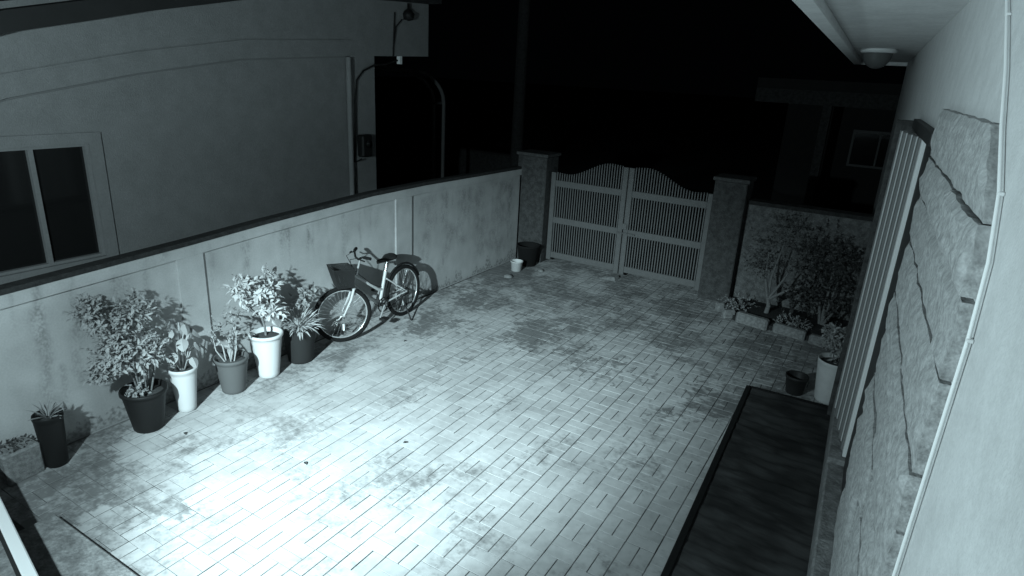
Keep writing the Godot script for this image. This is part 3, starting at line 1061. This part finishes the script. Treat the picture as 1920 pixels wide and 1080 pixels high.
# ---------------------------------------------------------------- planted bed
func make_bed() -> void:
	var bed = setting("bed_soil")
	var st = mb()
	var ring = [Vector2(-1.66, -9.2), Vector2(-1.66, -8.6), Vector2(-1.42, -8.36), Vector2(-0.9, -8.3), Vector2(-0.3, -8.2), Vector2(-0.02, -8.18), Vector2(-0.02, -9.2)]
	var c = Vector3(-0.8, 0.1, -8.8)
	for i in ring.size():
		var a: Vector2 = ring[i]
		var b: Vector2 = ring[(i + 1) % ring.size()]
		tri(st, c, Vector3(b.x, 0.06, b.y), Vector3(a.x, 0.06, a.y))
		quad(st, Vector3(a.x, -0.02, a.y), Vector3(a.x, 0.06, a.y), Vector3(b.x, 0.06, b.y), Vector3(b.x, -0.02, b.y))
	build(st, "soil", M.bed_soil, bed)
	rng.seed = 31
	var ks = [[-1.68, -8.6, 0.11, 0.10, "round grey edging stone at the foot of the gate pillar"], [-1.52, -8.42, 0.17, 0.09, "small grey edging stone next to the round one"], [-1.19, -8.31, 0.42, 0.12, "long pale edging stone in front of the small tree"], [-0.72, -8.25, 0.4, 0.1, "grey edging stone right of the long pale one"], [-0.3, -8.17, 0.36, 0.09, "dim edging stone nearest the white pot by the house"]]
	for q in ks:
		var s = thing("edging_stone", q[4], "stone", Vector3(q[0], 0, q[1]), rng.randf_range(-0.1, 0.1) + (0.75 if q[0] < -1.6 else 0.55 if q[0] < -1.4 else -0.12), "stones edging the planted bed")
		st = mb()
		bevel_box(st, Vector3(-q[2] / 2, -0.01, -0.05), Vector3(q[2] / 2, q[3] + 0.03, 0.055), 0.022)
		build(st, "stone_body", M.kerb, s)
	# small tree with pale forked stems
	var t = thing("small_tree", "small leafy tree with forked pale stems in the bed by the gate pillar", "tree", Vector3(-1.1, 0.07, -8.72))
	st = mb()
	tube(st, [Vector3(0, -0.05, 0), Vector3(0.02, 0.12, 0), Vector3(-0.01, 0.24, 0.01)], [0.035, 0.03, 0.026], 8)
	for q in [[Vector3(-0.08, 0.5, 0.02), Vector3(-0.1, 0.85, 0.0)], [Vector3(0.1, 0.42, 0.03), Vector3(0.22, 0.7, 0.0)], [Vector3(0.2, 0.38, 0.05), Vector3(0.42, 0.52, 0.05)], [Vector3(-0.02, 0.5, -0.05), Vector3(0.06, 1.0, -0.08)]]:
		tube(st, [Vector3(-0.005, 0.2, 0.0), q[0], q[1]], [0.022, 0.017, 0.007], 6)
	build(st, "trunk", M.bark, t)
	st = mb()
	crown(st, 41, 1300, [[Vector3(-0.12, 0.95, 0.0), Vector3(0.3, 0.3, 0.22)], [Vector3(0.2, 1.1, 0.0), Vector3(0.3, 0.26, 0.22)], [Vector3(0.28, 0.78, 0.05), Vector3(0.22, 0.2, 0.18)], [Vector3(-0.22, 0.68, 0.05), Vector3(0.2, 0.18, 0.16)], [Vector3(0.0, 1.28, 0.0), Vector3(0.22, 0.14, 0.18)]], 0.035, 0.018)
	build(st, "crown", M.leaf_dim, t)
	# dark shrub against the wall
	var d = thing("dark_shrub", "nearly black dense shrub in the bed against the back wall", "shrub", Vector3(-0.42, 0.07, -8.75))
	st = mb()
	for q in [Vector3(-0.15, 0.6, 0), Vector3(0.1, 0.7, 0.05), Vector3(0.0, 0.9, -0.1), Vector3(0.2, 0.4, 0.1)]:
		tube(st, [Vector3(0, -0.05, 0), q * 0.5 + Vector3(0.01, 0, 0), q], [0.025, 0.016, 0.006], 6)
	build(st, "trunk", M.bark, d)
	st = mb()
	crown(st, 51, 1500, [[Vector3(-0.2, 0.9, 0), Vector3(0.26, 0.4, 0.25)], [Vector3(0.02, 0.45, 0.1), Vector3(0.42, 0.3, 0.25)], [Vector3(0.12, 0.85, 0.0), Vector3(0.24, 0.25, 0.25)], [Vector3(-0.28, 0.35, 0.1), Vector3(0.25, 0.3, 0.2)]], 0.05, 0.03)
	build(st, "crown", M.leaf_dark, d)
	# low pale bushes at the edge
	for q in [[Vector3(-1.46, 0.06, -8.62), 0.26, 0.17, "low pale tufted bush at the foot of the gate pillar", 61], [Vector3(-0.72, 0.06, -8.42), 0.22, 0.13, "low grey tuft behind the middle edging stones", 62], [Vector3(-0.22, 0.06, -8.34), 0.16, 0.15, "low grey tuft behind the last edging stone by the house", 63]]:
		var b = thing("low_bush", q[3], "bush", q[0], 0, "low bushes along the bed edge")
		st = mb()
		for i in 6:
			tube(st, [Vector3(0, -0.03, 0), Vector3(rng.randf_range(-0.6, 0.6) * q[1], q[2] * 0.8, rng.randf_range(-0.5, 0.5) * q[1])], [0.006, 0.003], 5)
		build(st, "stem", M.bark, b)
		st = mb()
		crown(st, q[4], 420, [[Vector3(0, q[2] * 0.55, 0), Vector3(q[1], q[2] * 0.7, q[1] * 0.7)]], 0.03, 0.012)
		build(st, "foliage", M.leaf_mid, b)

# leaves spread through lumpy ellipsoids, most of them near the skin, in little sprays
func crown(st: SurfaceTool, sd: int, count: int, lobes: Array, length: float, wid: float) -> void:
	rng.seed = sd
	var made = 0
	while made < count:
		var lobe: Array = lobes[rng.randi() % lobes.size()]
		var r = pow(rng.randf(), 0.4)
		var o = rdir()
		var c: Vector3 = lobe[0] + Vector3(o.x * lobe[1].x, o.y * lobe[1].y, o.z * lobe[1].z) * r * rng.randf_range(0.8, 1.12)
		var spray = 3 + rng.randi() % 4
		var ax = (o + Vector3(0, 0.3, 0) + rdir() * 0.6).normalized()
		for k in spray:
			var dir = (ax + rdir() * 0.9).normalized()
			var nn = (Vector3.UP * 0.7 + o * 0.5 + rdir() * 0.5).normalized()
			if absf(nn.dot(dir)) > 0.95: continue
			leaf(st, c + ax * length * 0.35 * k - ax * length * 0.5, dir, nn, length * rng.randf_range(0.7, 1.3), wid * rng.randf_range(0.8, 1.25))
			made += 1

# ---------------------------------------------------------------- bicycle
func arc_pts(r: float, n: int) -> Array:
	var a = []
	for i in n: a.append(Vector3(0, r * sin(TAU * i / n), r * cos(TAU * i / n)))
	return a

func wheel(parent: Node3D, called: String, at: Vector3, turn: float, spoke_n: int) -> Node3D:
	var w = Node3D.new()
	w.name = called
	parent.add_child(w)
	w.position = at
	w.rotation.y = turn
	var st = mb()
	tube(st, arc_pts(0.304, 40), 0.025, 10, true)
	build(st, "tyre", M.rubber, w)
	st = mb()
	tube(st, arc_pts(0.276, 40), 0.008, 8, true)
	build(st, "rim", M.chrome, w)
	st = mb()
	tube(st, [Vector3(-0.045, 0, 0), Vector3(0.045, 0, 0)], 0.018, 12)
	build(st, "hub", M.chrome, w)
	st = mb()
	for i in spoke_n:
		var a = TAU * i / spoke_n
		var b = a + (0.35 if i % 2 == 0 else -0.35)
		var side = 0.03 if (i / 2) % 2 == 0 else -0.03
		tube(st, [Vector3(side, 0.017 * sin(b), 0.017 * cos(b)), Vector3(0, 0.272 * sin(a), 0.272 * cos(a))], 0.0013, 4)
	build(st, "spokes", M.chrome, w)
	st = mb()
	bevel_box(st, Vector3(-0.012, -0.2, -0.012), Vector3(-0.002, -0.12, 0.012), 0.003)
	build(st, "reflector", M.white, w)
	return w

func make_bicycle() -> void:
	# local: +z is the bicycle's front, x across, origin on the ground under the bottom bracket
	var b = thing("bicycle", "step-through bicycle with a dark front basket leaning by the stained wall", "bicycle", Vector3(-4.93, 0.0, -5.35), 0.04)
	b.rotation.z = 0.045
	var r = 0.329
	var fz = 0.6
	var rz = -0.45
	var rear = Vector3(0, r, rz)
	var bb = Vector3(0, 0.28, 0.0)
	var seat_top = Vector3(0, 0.66, -0.13)
	var head_lo = Vector3(0, 0.62, 0.455)
	var head_hi = Vector3(0, 0.78, 0.41)
	var front = Vector3(0, r, fz)
	var st = mb()
	tube(st, [bb, seat_top], 0.02, 10)
	tube(st, [head_lo, head_hi], 0.022, 10)
	tube(st, [head_lo + Vector3(0, 0.03, -0.01), Vector3(0, 0.44, 0.21), bb], 0.024, 10)
	tube(st, [head_hi + Vector3(0, -0.03, 0), Vector3(0, 0.6, 0.2), Vector3(0, 0.47, 0.02), Vector3(0, 0.45, -0.06)], 0.018, 10)
	for s in [-1.0, 1.0]:
		tube(st, [bb + Vector3(0.03 * s, 0, -0.03), rear + Vector3(0.055 * s, 0, 0)], 0.011, 8)
		tube(st, [seat_top + Vector3(0.02 * s, -0.09, 0.01), rear + Vector3(0.055 * s, 0, 0)], 0.0095, 8)
	build(st, "frame", M.frame_paint, b)
	wheel(b, "rear_wheel", rear, 0.0, 36)
	# steering group, turned towards the wall
	var steer = -0.55
	var pivot = Vector3(0, 0, 0.545)
	var tr = func(p: Vector3) -> Vector3: return pivot + (p - pivot).rotated(Vector3.UP, steer)
	wheel(b, "front_wheel", tr.call(front), steer, 36)
	st = mb()
	tube(st, [tr.call(Vector3(0, 0.6, 0.46)), tr.call(Vector3(0, 0.625, 0.47))], 0.03, 10)
	for s in [-1.0, 1.0]:
		tube(st, [tr.call(Vector3(0.04 * s, 0.615, 0.47)), tr.call(Vector3(0.05 * s, 0.5, 0.51)), tr.call(front + Vector3(0.052 * s, 0, 0))], [0.015, 0.014, 0.009], 8)
	build(st, "fork", M.frame_paint, b)
	st = mb()
	tube(st, [tr.call(Vector3(0, 0.77, 0.415)), tr.call(Vector3(0, 0.93, 0.37)), tr.call(Vector3(0, 0.95, 0.4))], 0.013, 8)
	build(st, "stem", M.chrome, b)
	st = mb()
	tube(st, [tr.call(Vector3(-0.26, 1.0, 0.33)), tr.call(Vector3(-0.16, 1.0, 0.38)), tr.call(Vector3(-0.06, 0.955, 0.4)), tr.call(Vector3(0.06, 0.955, 0.4)), tr.call(Vector3(0.16, 1.0, 0.38)), tr.call(Vector3(0.26, 1.0, 0.33))], 0.0115, 8)
	build(st, "handlebar", M.black, b)
	for s in [-1.0, 1.0]:
		st = mb()
		tube(st, [tr.call(Vector3(0.265 * s, 1.0, 0.328)), tr.call(Vector3(0.175 * s, 1.0, 0.373))], 0.018, 8)
		build(st, "grip", M.rubber, b)
		st = mb()
		tube(st, [tr.call(Vector3(0.14 * s, 0.995, 0.4)), tr.call(Vector3(0.17 * s, 0.985, 0.43)), tr.call(Vector3(0.25 * s, 0.975, 0.39))], 0.008, 6)
		build(st, "brake_lever", M.black, b)
	# brake cables
	st = mb()
	tube(st, [tr.call(Vector3(0.18, 1.0, 0.37)), tr.call(Vector3(0.08, 0.97, 0.5)), tr.call(Vector3(0.02, 0.85, 0.47)), tr.call(Vector3(0.0, 0.66, 0.49))], 0.004, 5)
	tube(st, [tr.call(Vector3(-0.18, 1.0, 0.37)), tr.call(Vector3(-0.06, 0.98, 0.5)), Vector3(0.03, 0.8, 0.42), Vector3(0.025, 0.58, 0.16), Vector3(0.02, 0.5, 0.0)], 0.004, 5)
	build(st, "brake_cable", M.black, b)
	# wire basket: woven sides, a rim and a floor
	st = mb()
	var bt = [Vector3(-0.15, 0.87, 0.47), Vector3(0.15, 0.87, 0.47), Vector3(0.15, 0.88, 0.7), Vector3(-0.15, 0.88, 0.7)]
	var bl = [Vector3(-0.11, 0.66, 0.49), Vector3(0.11, 0.66, 0.49), Vector3(0.1, 0.66, 0.65), Vector3(-0.1, 0.66, 0.65)]
	for i in 4:
		bt[i] = tr.call(bt[i])
		bl[i] = tr.call(bl[i])
	for i in 4:
		var j = (i + 1) % 4
		tube(st, [bt[i], bt[j]], 0.006, 6)
		tube(st, [bl[i], bl[j]], 0.004, 6)
		tube(st, [bl[i], bt[i]], 0.004, 6)
	build(st, "basket_rim", M.basket, b)
	st = mb()
	for i in 4:
		var j = (i + 1) % 4
		for k in range(0, 23):
			var t = k / 22.0
			var t2 = clampf(t + 0.0, 0.0, 1.0)
			tube(st, [bl[i].lerp(bl[j], t), bt[i].lerp(bt[j], t2)], 0.0042, 4)
		for k in range(1, 15):
			var t = k / 15.0
			tube(st, [bl[i].lerp(bt[i], t), bl[j].lerp(bt[j], t)], 0.0042, 4)
	for k in range(1, 9):
		var t = k / 9.0
		tube(st, [bl[0].lerp(bl[3], t), bl[1].lerp(bl[2], t)], 0.003, 4)
		tube(st, [bl[0].lerp(bl[1], t), bl[3].lerp(bl[2], t)], 0.003, 4)
	build(st, "basket_mesh", M.basket, b)
	st = mb()
	tube(st, [seat_top + Vector3(0, -0.02, 0.005), Vector3(0, 0.78, -0.17)], 0.0135, 10)
	build(st, "seat_post", M.chrome, b)
	# saddle: narrow nose, wide back
	st = mb()
	st.set_smooth_group(0)
	var rows = []
	for i in 10:
		var t = i / 9.0
		var z = lerpf(0.0, -0.27, t)
		var hw = lerpf(0.018, 0.095, smoothstep(0.25, 0.85, t)) * (1.0 if t < 0.97 else 0.8)
		var y = 0.80 + 0.025 * t * t
		var row = []
		for k in 12:
			var a = TAU * k / 12
			row.append(Vector3(hw * cos(a), y + 0.028 * sin(a) * (1.0 if sin(a) > 0 else 0.8 + t * 0.8), z))
		rows.append(row)
	for i in 9:
		for k in 12:
			var k2 = (k + 1) % 12
			quad(st, rows[i][k], rows[i][k2], rows[i + 1][k2], rows[i + 1][k])
	for k in range(1, 11):
		tri(st, rows[0][0], rows[0][k + 1], rows[0][k])
		tri(st, rows[9][0], rows[9][k], rows[9][k + 1])
	build(st, "saddle", M.black, b)
	# drive
	st = mb()
	tube(st, [bb + Vector3(-0.07, 0, 0), bb + Vector3(0.07, 0, 0)], 0.022, 10)
	var cg = build(st, "bottom_bracket", M.black, b)
	st = mb()
	var ring = []
	for i in 24: ring.append(bb + Vector3(0.05, 0.085 * sin(TAU * i / 24), 0.085 * cos(TAU * i / 24)))
	tube(st, ring, 0.007, 6, true)
	for i in 5: tube(st, [bb + Vector3(0.05, 0, 0), bb + Vector3(0.05, 0.085 * sin(TAU * i / 5), 0.085 * cos(TAU * i / 5))], 0.007, 5)
	build(st, "chainring", M.black, b)
	st = mb()
	tube(st, [bb + Vector3(0.05, 0.088, 0), rear + Vector3(0.05, 0.038, 0)], 0.005, 5)
	tube(st, [bb + Vector3(0.05, -0.088, 0), rear + Vector3(0.05, -0.038, 0)], 0.005, 5)
	build(st, "chain", M.black, b)
	st = mb()
	var cr = []
	for i in 16: cr.append(rear + Vector3(0.05, 0.04 * sin(TAU * i / 16), 0.04 * cos(TAU * i / 16)))
	tube(st, cr, 0.012, 6, true)
	build(st, "sprocket", M.black, b)
	for s in [-1.0, 1.0]:
		st = mb()
		var e = bb + Vector3(0.085 * s, -0.13 * s, 0.1 * s)
		tube(st, [bb + Vector3(0.07 * s, 0, 0), e], 0.011, 8)
		build(st, "crank", M.chrome, b)
		st = mb()
		bevel_box(st, e + Vector3(0.012 if s > 0 else -0.095, -0.014, -0.045), e + Vector3(0.095 if s > 0 else -0.012, 0.014, 0.045), 0.005)
		build(st, "pedal", M.black, b)
	st = mb()
	tube(st, [rear + Vector3(0.06, -0.01, 0.12), Vector3(0.13, 0.13, rz + 0.1), Vector3(0.2, 0.006, rz + 0.12)], 0.009, 8)
	build(st, "kickstand", M.black, b)
	# rear mudguard
	st = mb()
	var g = []
	for i in 15:
		var a = deg_to_rad(20 + 140.0 * i / 14)
		g.append(rear + Vector3(0, 0.347 * sin(a), -0.347 * cos(a)))
	tube(st, g, 0.014, 8)
	build(st, "mudguard", M.black, b)

# ---------------------------------------------------------------- pots
func pot(parent: Node3D, rb: float, rt: float, h: float, m: Material, rim := 0.012, ribs := 0) -> void:
	var st = mb()
	var prof = [Vector2(0.0, h - 0.05), Vector2(rt - 0.016, h - 0.05), Vector2(rt - 0.008, h - 0.006), Vector2(rt - 0.002, h), Vector2(rt + rim * 0.6, h), Vector2(rt + rim, h - 0.008), Vector2(rt + rim, h - 0.03), Vector2(rt, h - 0.036)]
	var n = 14 if ribs == 0 else ribs * 4
	for i in range(1, n):
		var t = float(i) / n
		var rr = lerpf(rt, rb, t)
		if ribs > 0: rr += 0.0032 * sin(t * ribs * TAU)
		prof.append(Vector2(rr, lerpf(h - 0.036, 0.015, t)))
	prof.append(Vector2(rb, 0.012))
	prof.append(Vector2(rb - 0.01, 0.0))
	prof.append(Vector2(0.0, 0.0))
	lathe(st, prof, 36, Vector3.ZERO, 0.006)
	build(st, "pot", m, parent)
	st = mb()
	lathe(st, [Vector2(rt - 0.017, h - 0.045), Vector2(rt * 0.6, h - 0.028), Vector2(rt * 0.25, h - 0.024), Vector2(0.0, h - 0.03)].duplicate(), 18)
	build(st, "soil", M.soil, parent)

func stem_set(parent: Node3D, sd: int, n: int, y0: float, spread: float, tall: float, r: float, m: Material, called := "stem") -> Array:
	rng.seed = sd
	var tips = []
	for i in n:
		var a = rng.randf() * TAU
		var q = sqrt(rng.randf())
		var base = Vector3(cos(a), 0, sin(a)) * q * spread * 0.3 + Vector3(0, y0 - 0.03, 0)
		var tip = Vector3(cos(a), 0, sin(a)) * q * spread + Vector3(0, y0 + tall * rng.randf_range(0.7, 1.0), 0)
		var mid = base.lerp(tip, 0.5) + Vector3(rng.randfn(), 0, rng.randfn()) * 0.02
		var st = mb()
		tube(st, [base, mid, tip], [r, r * 0.8, r * 0.4], 6)
		build(st, called, m, parent)
		tips.append([mid, tip])
	return tips

func make_pots() -> void:
	var g = "pots along the stained wall"
	var st: SurfaceTool
	# slim black pot with a spiky rosette
	var p = thing("potted_plant", "slim tall black pot with a spiky rosette, nearest the left corner", "potted plant", Vector3(-4.98, 0, -1.82), 0, g)
	pot(p, 0.075, 0.095, 0.43, M.black_pot, 0.004)
	st = mb()
	rng.seed = 91
	for i in 34:
		var a = rng.randf() * TAU
		var el = rng.randf_range(0.15, 1.3)
		var d = Vector3(cos(a) * cos(el), sin(el), sin(a) * cos(el))
		leaf(st, Vector3(0, 0.39, 0) + d * 0.015, d, Vector3.UP + rdir() * 0.3, rng.randf_range(0.09, 0.16), 0.022, 0.1, 0.3)
	build(st, "rosette", M.leaf_mid, p)
	# big black pot with the large bush
	p = thing("potted_plant", "wide black pot with the largest leafy bush, many pale stems", "potted plant", Vector3(-4.93, 0, -2.5), 0, g)
	pot(p, 0.115, 0.165, 0.37, M.black_pot, 0.014)
	stem_set(p, 101, 11, 0.34, 0.24, 0.55, 0.009, M.bark)
	st = mb()
	crown(st, 102, 2600, [[Vector3(0.0, 0.84, 0.03), Vector3(0.17, 0.2, 0.24)], [Vector3(-0.05, 0.98, 0.17), Vector3(0.12, 0.16, 0.13)], [Vector3(-0.06, 1.12, 0.27), Vector3(0.07, 0.1, 0.09)], [Vector3(0.0, 0.62, 0.28), Vector3(0.08, 0.07, 0.1)], [Vector3(-0.04, 1.03, -0.04), Vector3(0.11, 0.13, 0.12)], [Vector3(0.08, 0.7, 0.05), Vector3(0.15, 0.1, 0.24)], [Vector3(0.02, 0.74, 0.2), Vector3(0.12, 0.14, 0.15)]], 0.046, 0.021)
	build(st, "foliage", M.leaf, p)
	st = mb()
	crown(st, 103, 90, [[Vector3(0.05, 0.4, 0.07), Vector3(0.07, 0.05, 0.08)]], 0.035, 0.026)
	build(st, "ground_leaves", M.leaf_mid, p)
	# white pot with big round leaves
	p = thing("potted_plant", "slim white pot with large rounded leaves beside the big bush", "potted plant", Vector3(-4.95, 0, -2.86), 0, g)
	pot(p, 0.075, 0.112, 0.42, M.white_pot, 0.008)
	rng.seed = 111
	var lv = []
	for i in 15:
		var a = i * 2.4
		var up = 0.55 + 0.3 * i / 14.0
		lv.append([Vector3(cos(a) * (0.15 - 0.006 * i) + 0.02, up, sin(a) * (0.17 - 0.007 * i)), rng.randf_range(0.09, 0.125)])
	for q in lv:
		st = mb()
		var tip: Vector3 = q[0]
		tube(st, [Vector3(tip.x * 0.1, 0.38, tip.z * 0.1), Vector3(tip.x * 0.5, lerpf(0.4, tip.y, 0.7), tip.z * 0.5), tip], [0.006, 0.005, 0.004], 6)
		build(st, "leaf_stalk", M.leaf_bright, p)
		st = mb()
		var out = Vector3(tip.x, -0.05, tip.z).normalized()
		broad_leaf(st, tip - out * 0.015, out + Vector3(0, -0.45, 0) + rdir() * 0.25, Vector3.UP + out * 0.6 + rdir() * 0.2, q[1], q[1] * 0.8)
		build(st, "leaf", M.leaf, p)
	# grey pot with bare canes
	p = thing("potted_plant", "dull grey pot with thin pale canes and few leaves", "potted plant", Vector3(-4.93, 0, -3.32), 0, g)
	pot(p, 0.105, 0.145, 0.35, M.grey_pot, 0.01)
	var tips = stem_set(p, 121, 9, 0.32, 0.17, 0.36, 0.0075, M.leaf_bright, "cane")
	st = mb()
	for t in tips:
		for k in 9:
			var c: Vector3 = t[0].lerp(t[1], rng.randf_range(0.2, 1.15))
			leaf(st, c, rdir() + Vector3(0, 0.5, 0), rdir(), rng.randf_range(0.03, 0.07), 0.02)
	crown(st, 122, 90, [[Vector3(-0.02, 0.75, -0.08), Vector3(0.08, 0.14, 0.1)], [Vector3(-0.05, 0.62, 0.06), Vector3(0.05, 0.14, 0.06)]], 0.04, 0.02)
	build(st, "foliage", M.leaf_mid, p)
	# ribbed white pot with the single-stemmed plant
	p = thing("potted_plant", "large plain white pot with a single-stemmed glossy leafy plant", "potted plant", Vector3(-4.93, 0, -3.72), 0, g)
	pot(p, 0.1, 0.148, 0.46, M.white_pot, 0.014)
	st = mb()
	tube(st, [Vector3(0, 0.4, 0), Vector3(0.01, 0.52, 0.015), Vector3(-0.01, 0.64, 0.03), Vector3(0.0, 0.8, 0.02), Vector3(0, 1.0, 0.02)], [0.012, 0.011, 0.01, 0.008, 0.004], 7)
	tube(st, [Vector3(-0.01, 0.62, 0.03), Vector3(0.0, 0.75, 0.14), Vector3(0, 0.9, 0.22)], [0.008, 0.006, 0.003], 6)
	tube(st, [Vector3(-0.01, 0.62, 0.03), Vector3(-0.02, 0.78, -0.1), Vector3(-0.02, 0.98, -0.17)], [0.008, 0.006, 0.003], 6)
	tube(st, [Vector3(0, 0.9, 0.0), Vector3(0, 1.06, -0.03), Vector3(0.01, 1.16, -0.06)], [0.004, 0.003, 0.002], 5)
	build(st, "stem", M.bark, p)
	st = mb()
	crown(st, 131, 620, [[Vector3(0.0, 0.86, 0.06), Vector3(0.13, 0.14, 0.15)], [Vector3(-0.02, 0.95, 0.19), Vector3(0.08, 0.11, 0.1)], [Vector3(0.0, 0.92, -0.06), Vector3(0.1, 0.13, 0.1)], [Vector3(0.05, 0.7, -0.02), Vector3(0.09, 0.08, 0.1)]], 0.062, 0.032)
	build(st, "foliage", M.leaf_bright, p)
	# dark pot with the spiky plant
	p = thing("potted_plant", "dark pot with a bushy spiky plant next to the bicycle", "potted plant", Vector3(-4.95, 0, -4.14), 0, g)
	pot(p, 0.125, 0.17, 0.41, M.dark_pot, 0.01)
	st = mb()
	rng.seed = 141
	for i in 330:
		var a = rng.randf() * TAU
		var el = rng.randf_range(-0.05, 1.35)
		var d = Vector3(cos(a) * cos(el), sin(el), sin(a) * cos(el))
		leaf(st, Vector3(0, 0.39, 0) + Vector3(d.x, 0, d.z) * rng.randf_range(0.02, 0.11), d, Vector3.UP + rdir() * 0.4, rng.randf_range(0.1, 0.23), 0.018, 0.2, 0.2)
	build(st, "blades", M.leaf_bright, p)
	st = mb()
	crown(st, 142, 120, [[Vector3(-0.06, 0.66, -0.12), Vector3(0.08, 0.1, 0.1)]], 0.06, 0.035)
	build(st, "foliage", M.leaf_mid, p)
	# pots by the house
	p = thing("potted_plant", "white pot with a small bush standing against the house by the mat", "potted plant", Vector3(-0.1, 0, -6.66), 0, "pots by the house")
	pot(p, 0.135, 0.172, 0.45, M.white_dull, 0.004)
	stem_set(p, 151, 8, 0.42, 0.12, 0.2, 0.006, M.bark)
	st = mb()
	crown(st, 152, 420, [[Vector3(0, 0.58, 0), Vector3(0.17, 0.12, 0.16)], [Vector3(-0.04, 0.68, 0), Vector3(0.12, 0.1, 0.12)]], 0.055, 0.026)
	build(st, "foliage", M.leaf_mid, p)
	p = thing("flower_pot", "small empty dark pot beside the white pot at the house", "pot", Vector3(-0.42, 0, -6.62), 0, "pots by the house")
	st = mb()
	lathe(st, [Vector2(0.0, 0.03), Vector2(0.08, 0.03), Vector2(0.1, 0.19), Vector2(0.104, 0.2), Vector2(0.112, 0.2), Vector2(0.112, 0.17), Vector2(0.103, 0.165), Vector2(0.085, 0.01), Vector2(0.08, 0.0), Vector2(0.0, 0.0)], 28)
	build(st, "pot", M.dark_pot, p)

# ---------------------------------------------------------------- small things
func make_small_things() -> void:
	var b = thing("bucket", "small white bucket on the paving near the corner by the gate", "bucket", Vector3(-4.83, 0, -8.38))
	var st = mb()
	lathe(st, [Vector2(0.0, 0.01), Vector2(0.075, 0.01), Vector2(0.09, 0.155), Vector2(0.093, 0.16), Vector2(0.103, 0.16), Vector2(0.103, 0.145), Vector2(0.094, 0.142), Vector2(0.08, 0.0), Vector2(0.0, 0.0)], 24)
	build(st, "pail", M.white_dull, b)
	var t = thing("rubber_tub", "round black tub standing in the corner behind the white bucket", "tub", Vector3(-4.86, 0, -8.78))
	st = mb()
	lathe(st, [Vector2(0.0, 0.02), Vector2(0.13, 0.02), Vector2(0.17, 0.33), Vector2(0.175, 0.34), Vector2(0.19, 0.34), Vector2(0.19, 0.315), Vector2(0.178, 0.31), Vector2(0.14, 0.0), Vector2(0.0, 0.0)], 28)
	build(st, "tub_body", M.rubber, t)
	var s = thing("gate_stop", "low concrete gate stop on the ground where the gate leaves meet", "gate stop", Vector3(-3.45, 0, -9.02))
	st = mb()
	hexa(st, [Vector3(-0.22, -0.01, 0.16), Vector3(0.1, -0.01, 0.13), Vector3(0.11, -0.01, -0.07), Vector3(-0.2, -0.01, -0.07), Vector3(-0.1, 0.03, 0.08), Vector3(0.06, 0.045, 0.07), Vector3(0.07, 0.045, -0.06), Vector3(-0.1, 0.035, -0.06)])
	build(st, "stop_body", M.kerb, s)
	rng.seed = 200
	for q in [[-4.75, -8.0, 0.07, "pale pebble on the paving in front of the white bucket"], [-4.5, -8.6, 0.05, "pale pebble on the paving between the tub and the gate"]]:
		var p = thing("pebble", q[3], "stone", Vector3(q[0], 0, q[1]), rng.randf() * 3.0)
		st = mb()
		lathe(st, [Vector2(0.0, 0.0), Vector2(q[2], 0.0), Vector2(q[2] * 0.9, q[2] * 0.35), Vector2(q[2] * 0.4, q[2] * 0.6), Vector2(0.0, q[2] * 0.62)], 9, Vector3.ZERO, 0.12)
		build(st, "pebble_body", M.kerb, p)
	# fallen leaves and crumbs on the paving
	var spots = [[-3.05, -3.55, "tiny dark fallen leaf alone in the middle of the bright paving"], [-3.5, -2.9, "tiny dark fallen leaf in front of the wide black pot"], [-4.62, -2.62, "tiny dark fallen leaf at the foot of the wide black pot"], [-4.4, -5.2, "tiny dark fallen leaf on the paving beside the bicycle"]]
	for i in spots.size():
		var p = thing("fallen_leaf", spots[i][2], "leaf", Vector3(spots[i][0], 0.004, spots[i][1]), rng.randf() * 6.0, "fallen leaves on the paving")
		st = mb()
		leaf(st, Vector3.ZERO, Vector3(1, 0.1, 0), Vector3.UP, 0.05, 0.028, 0.1, 0.25)
		build(st, "blade", M.leaf_dark, p)
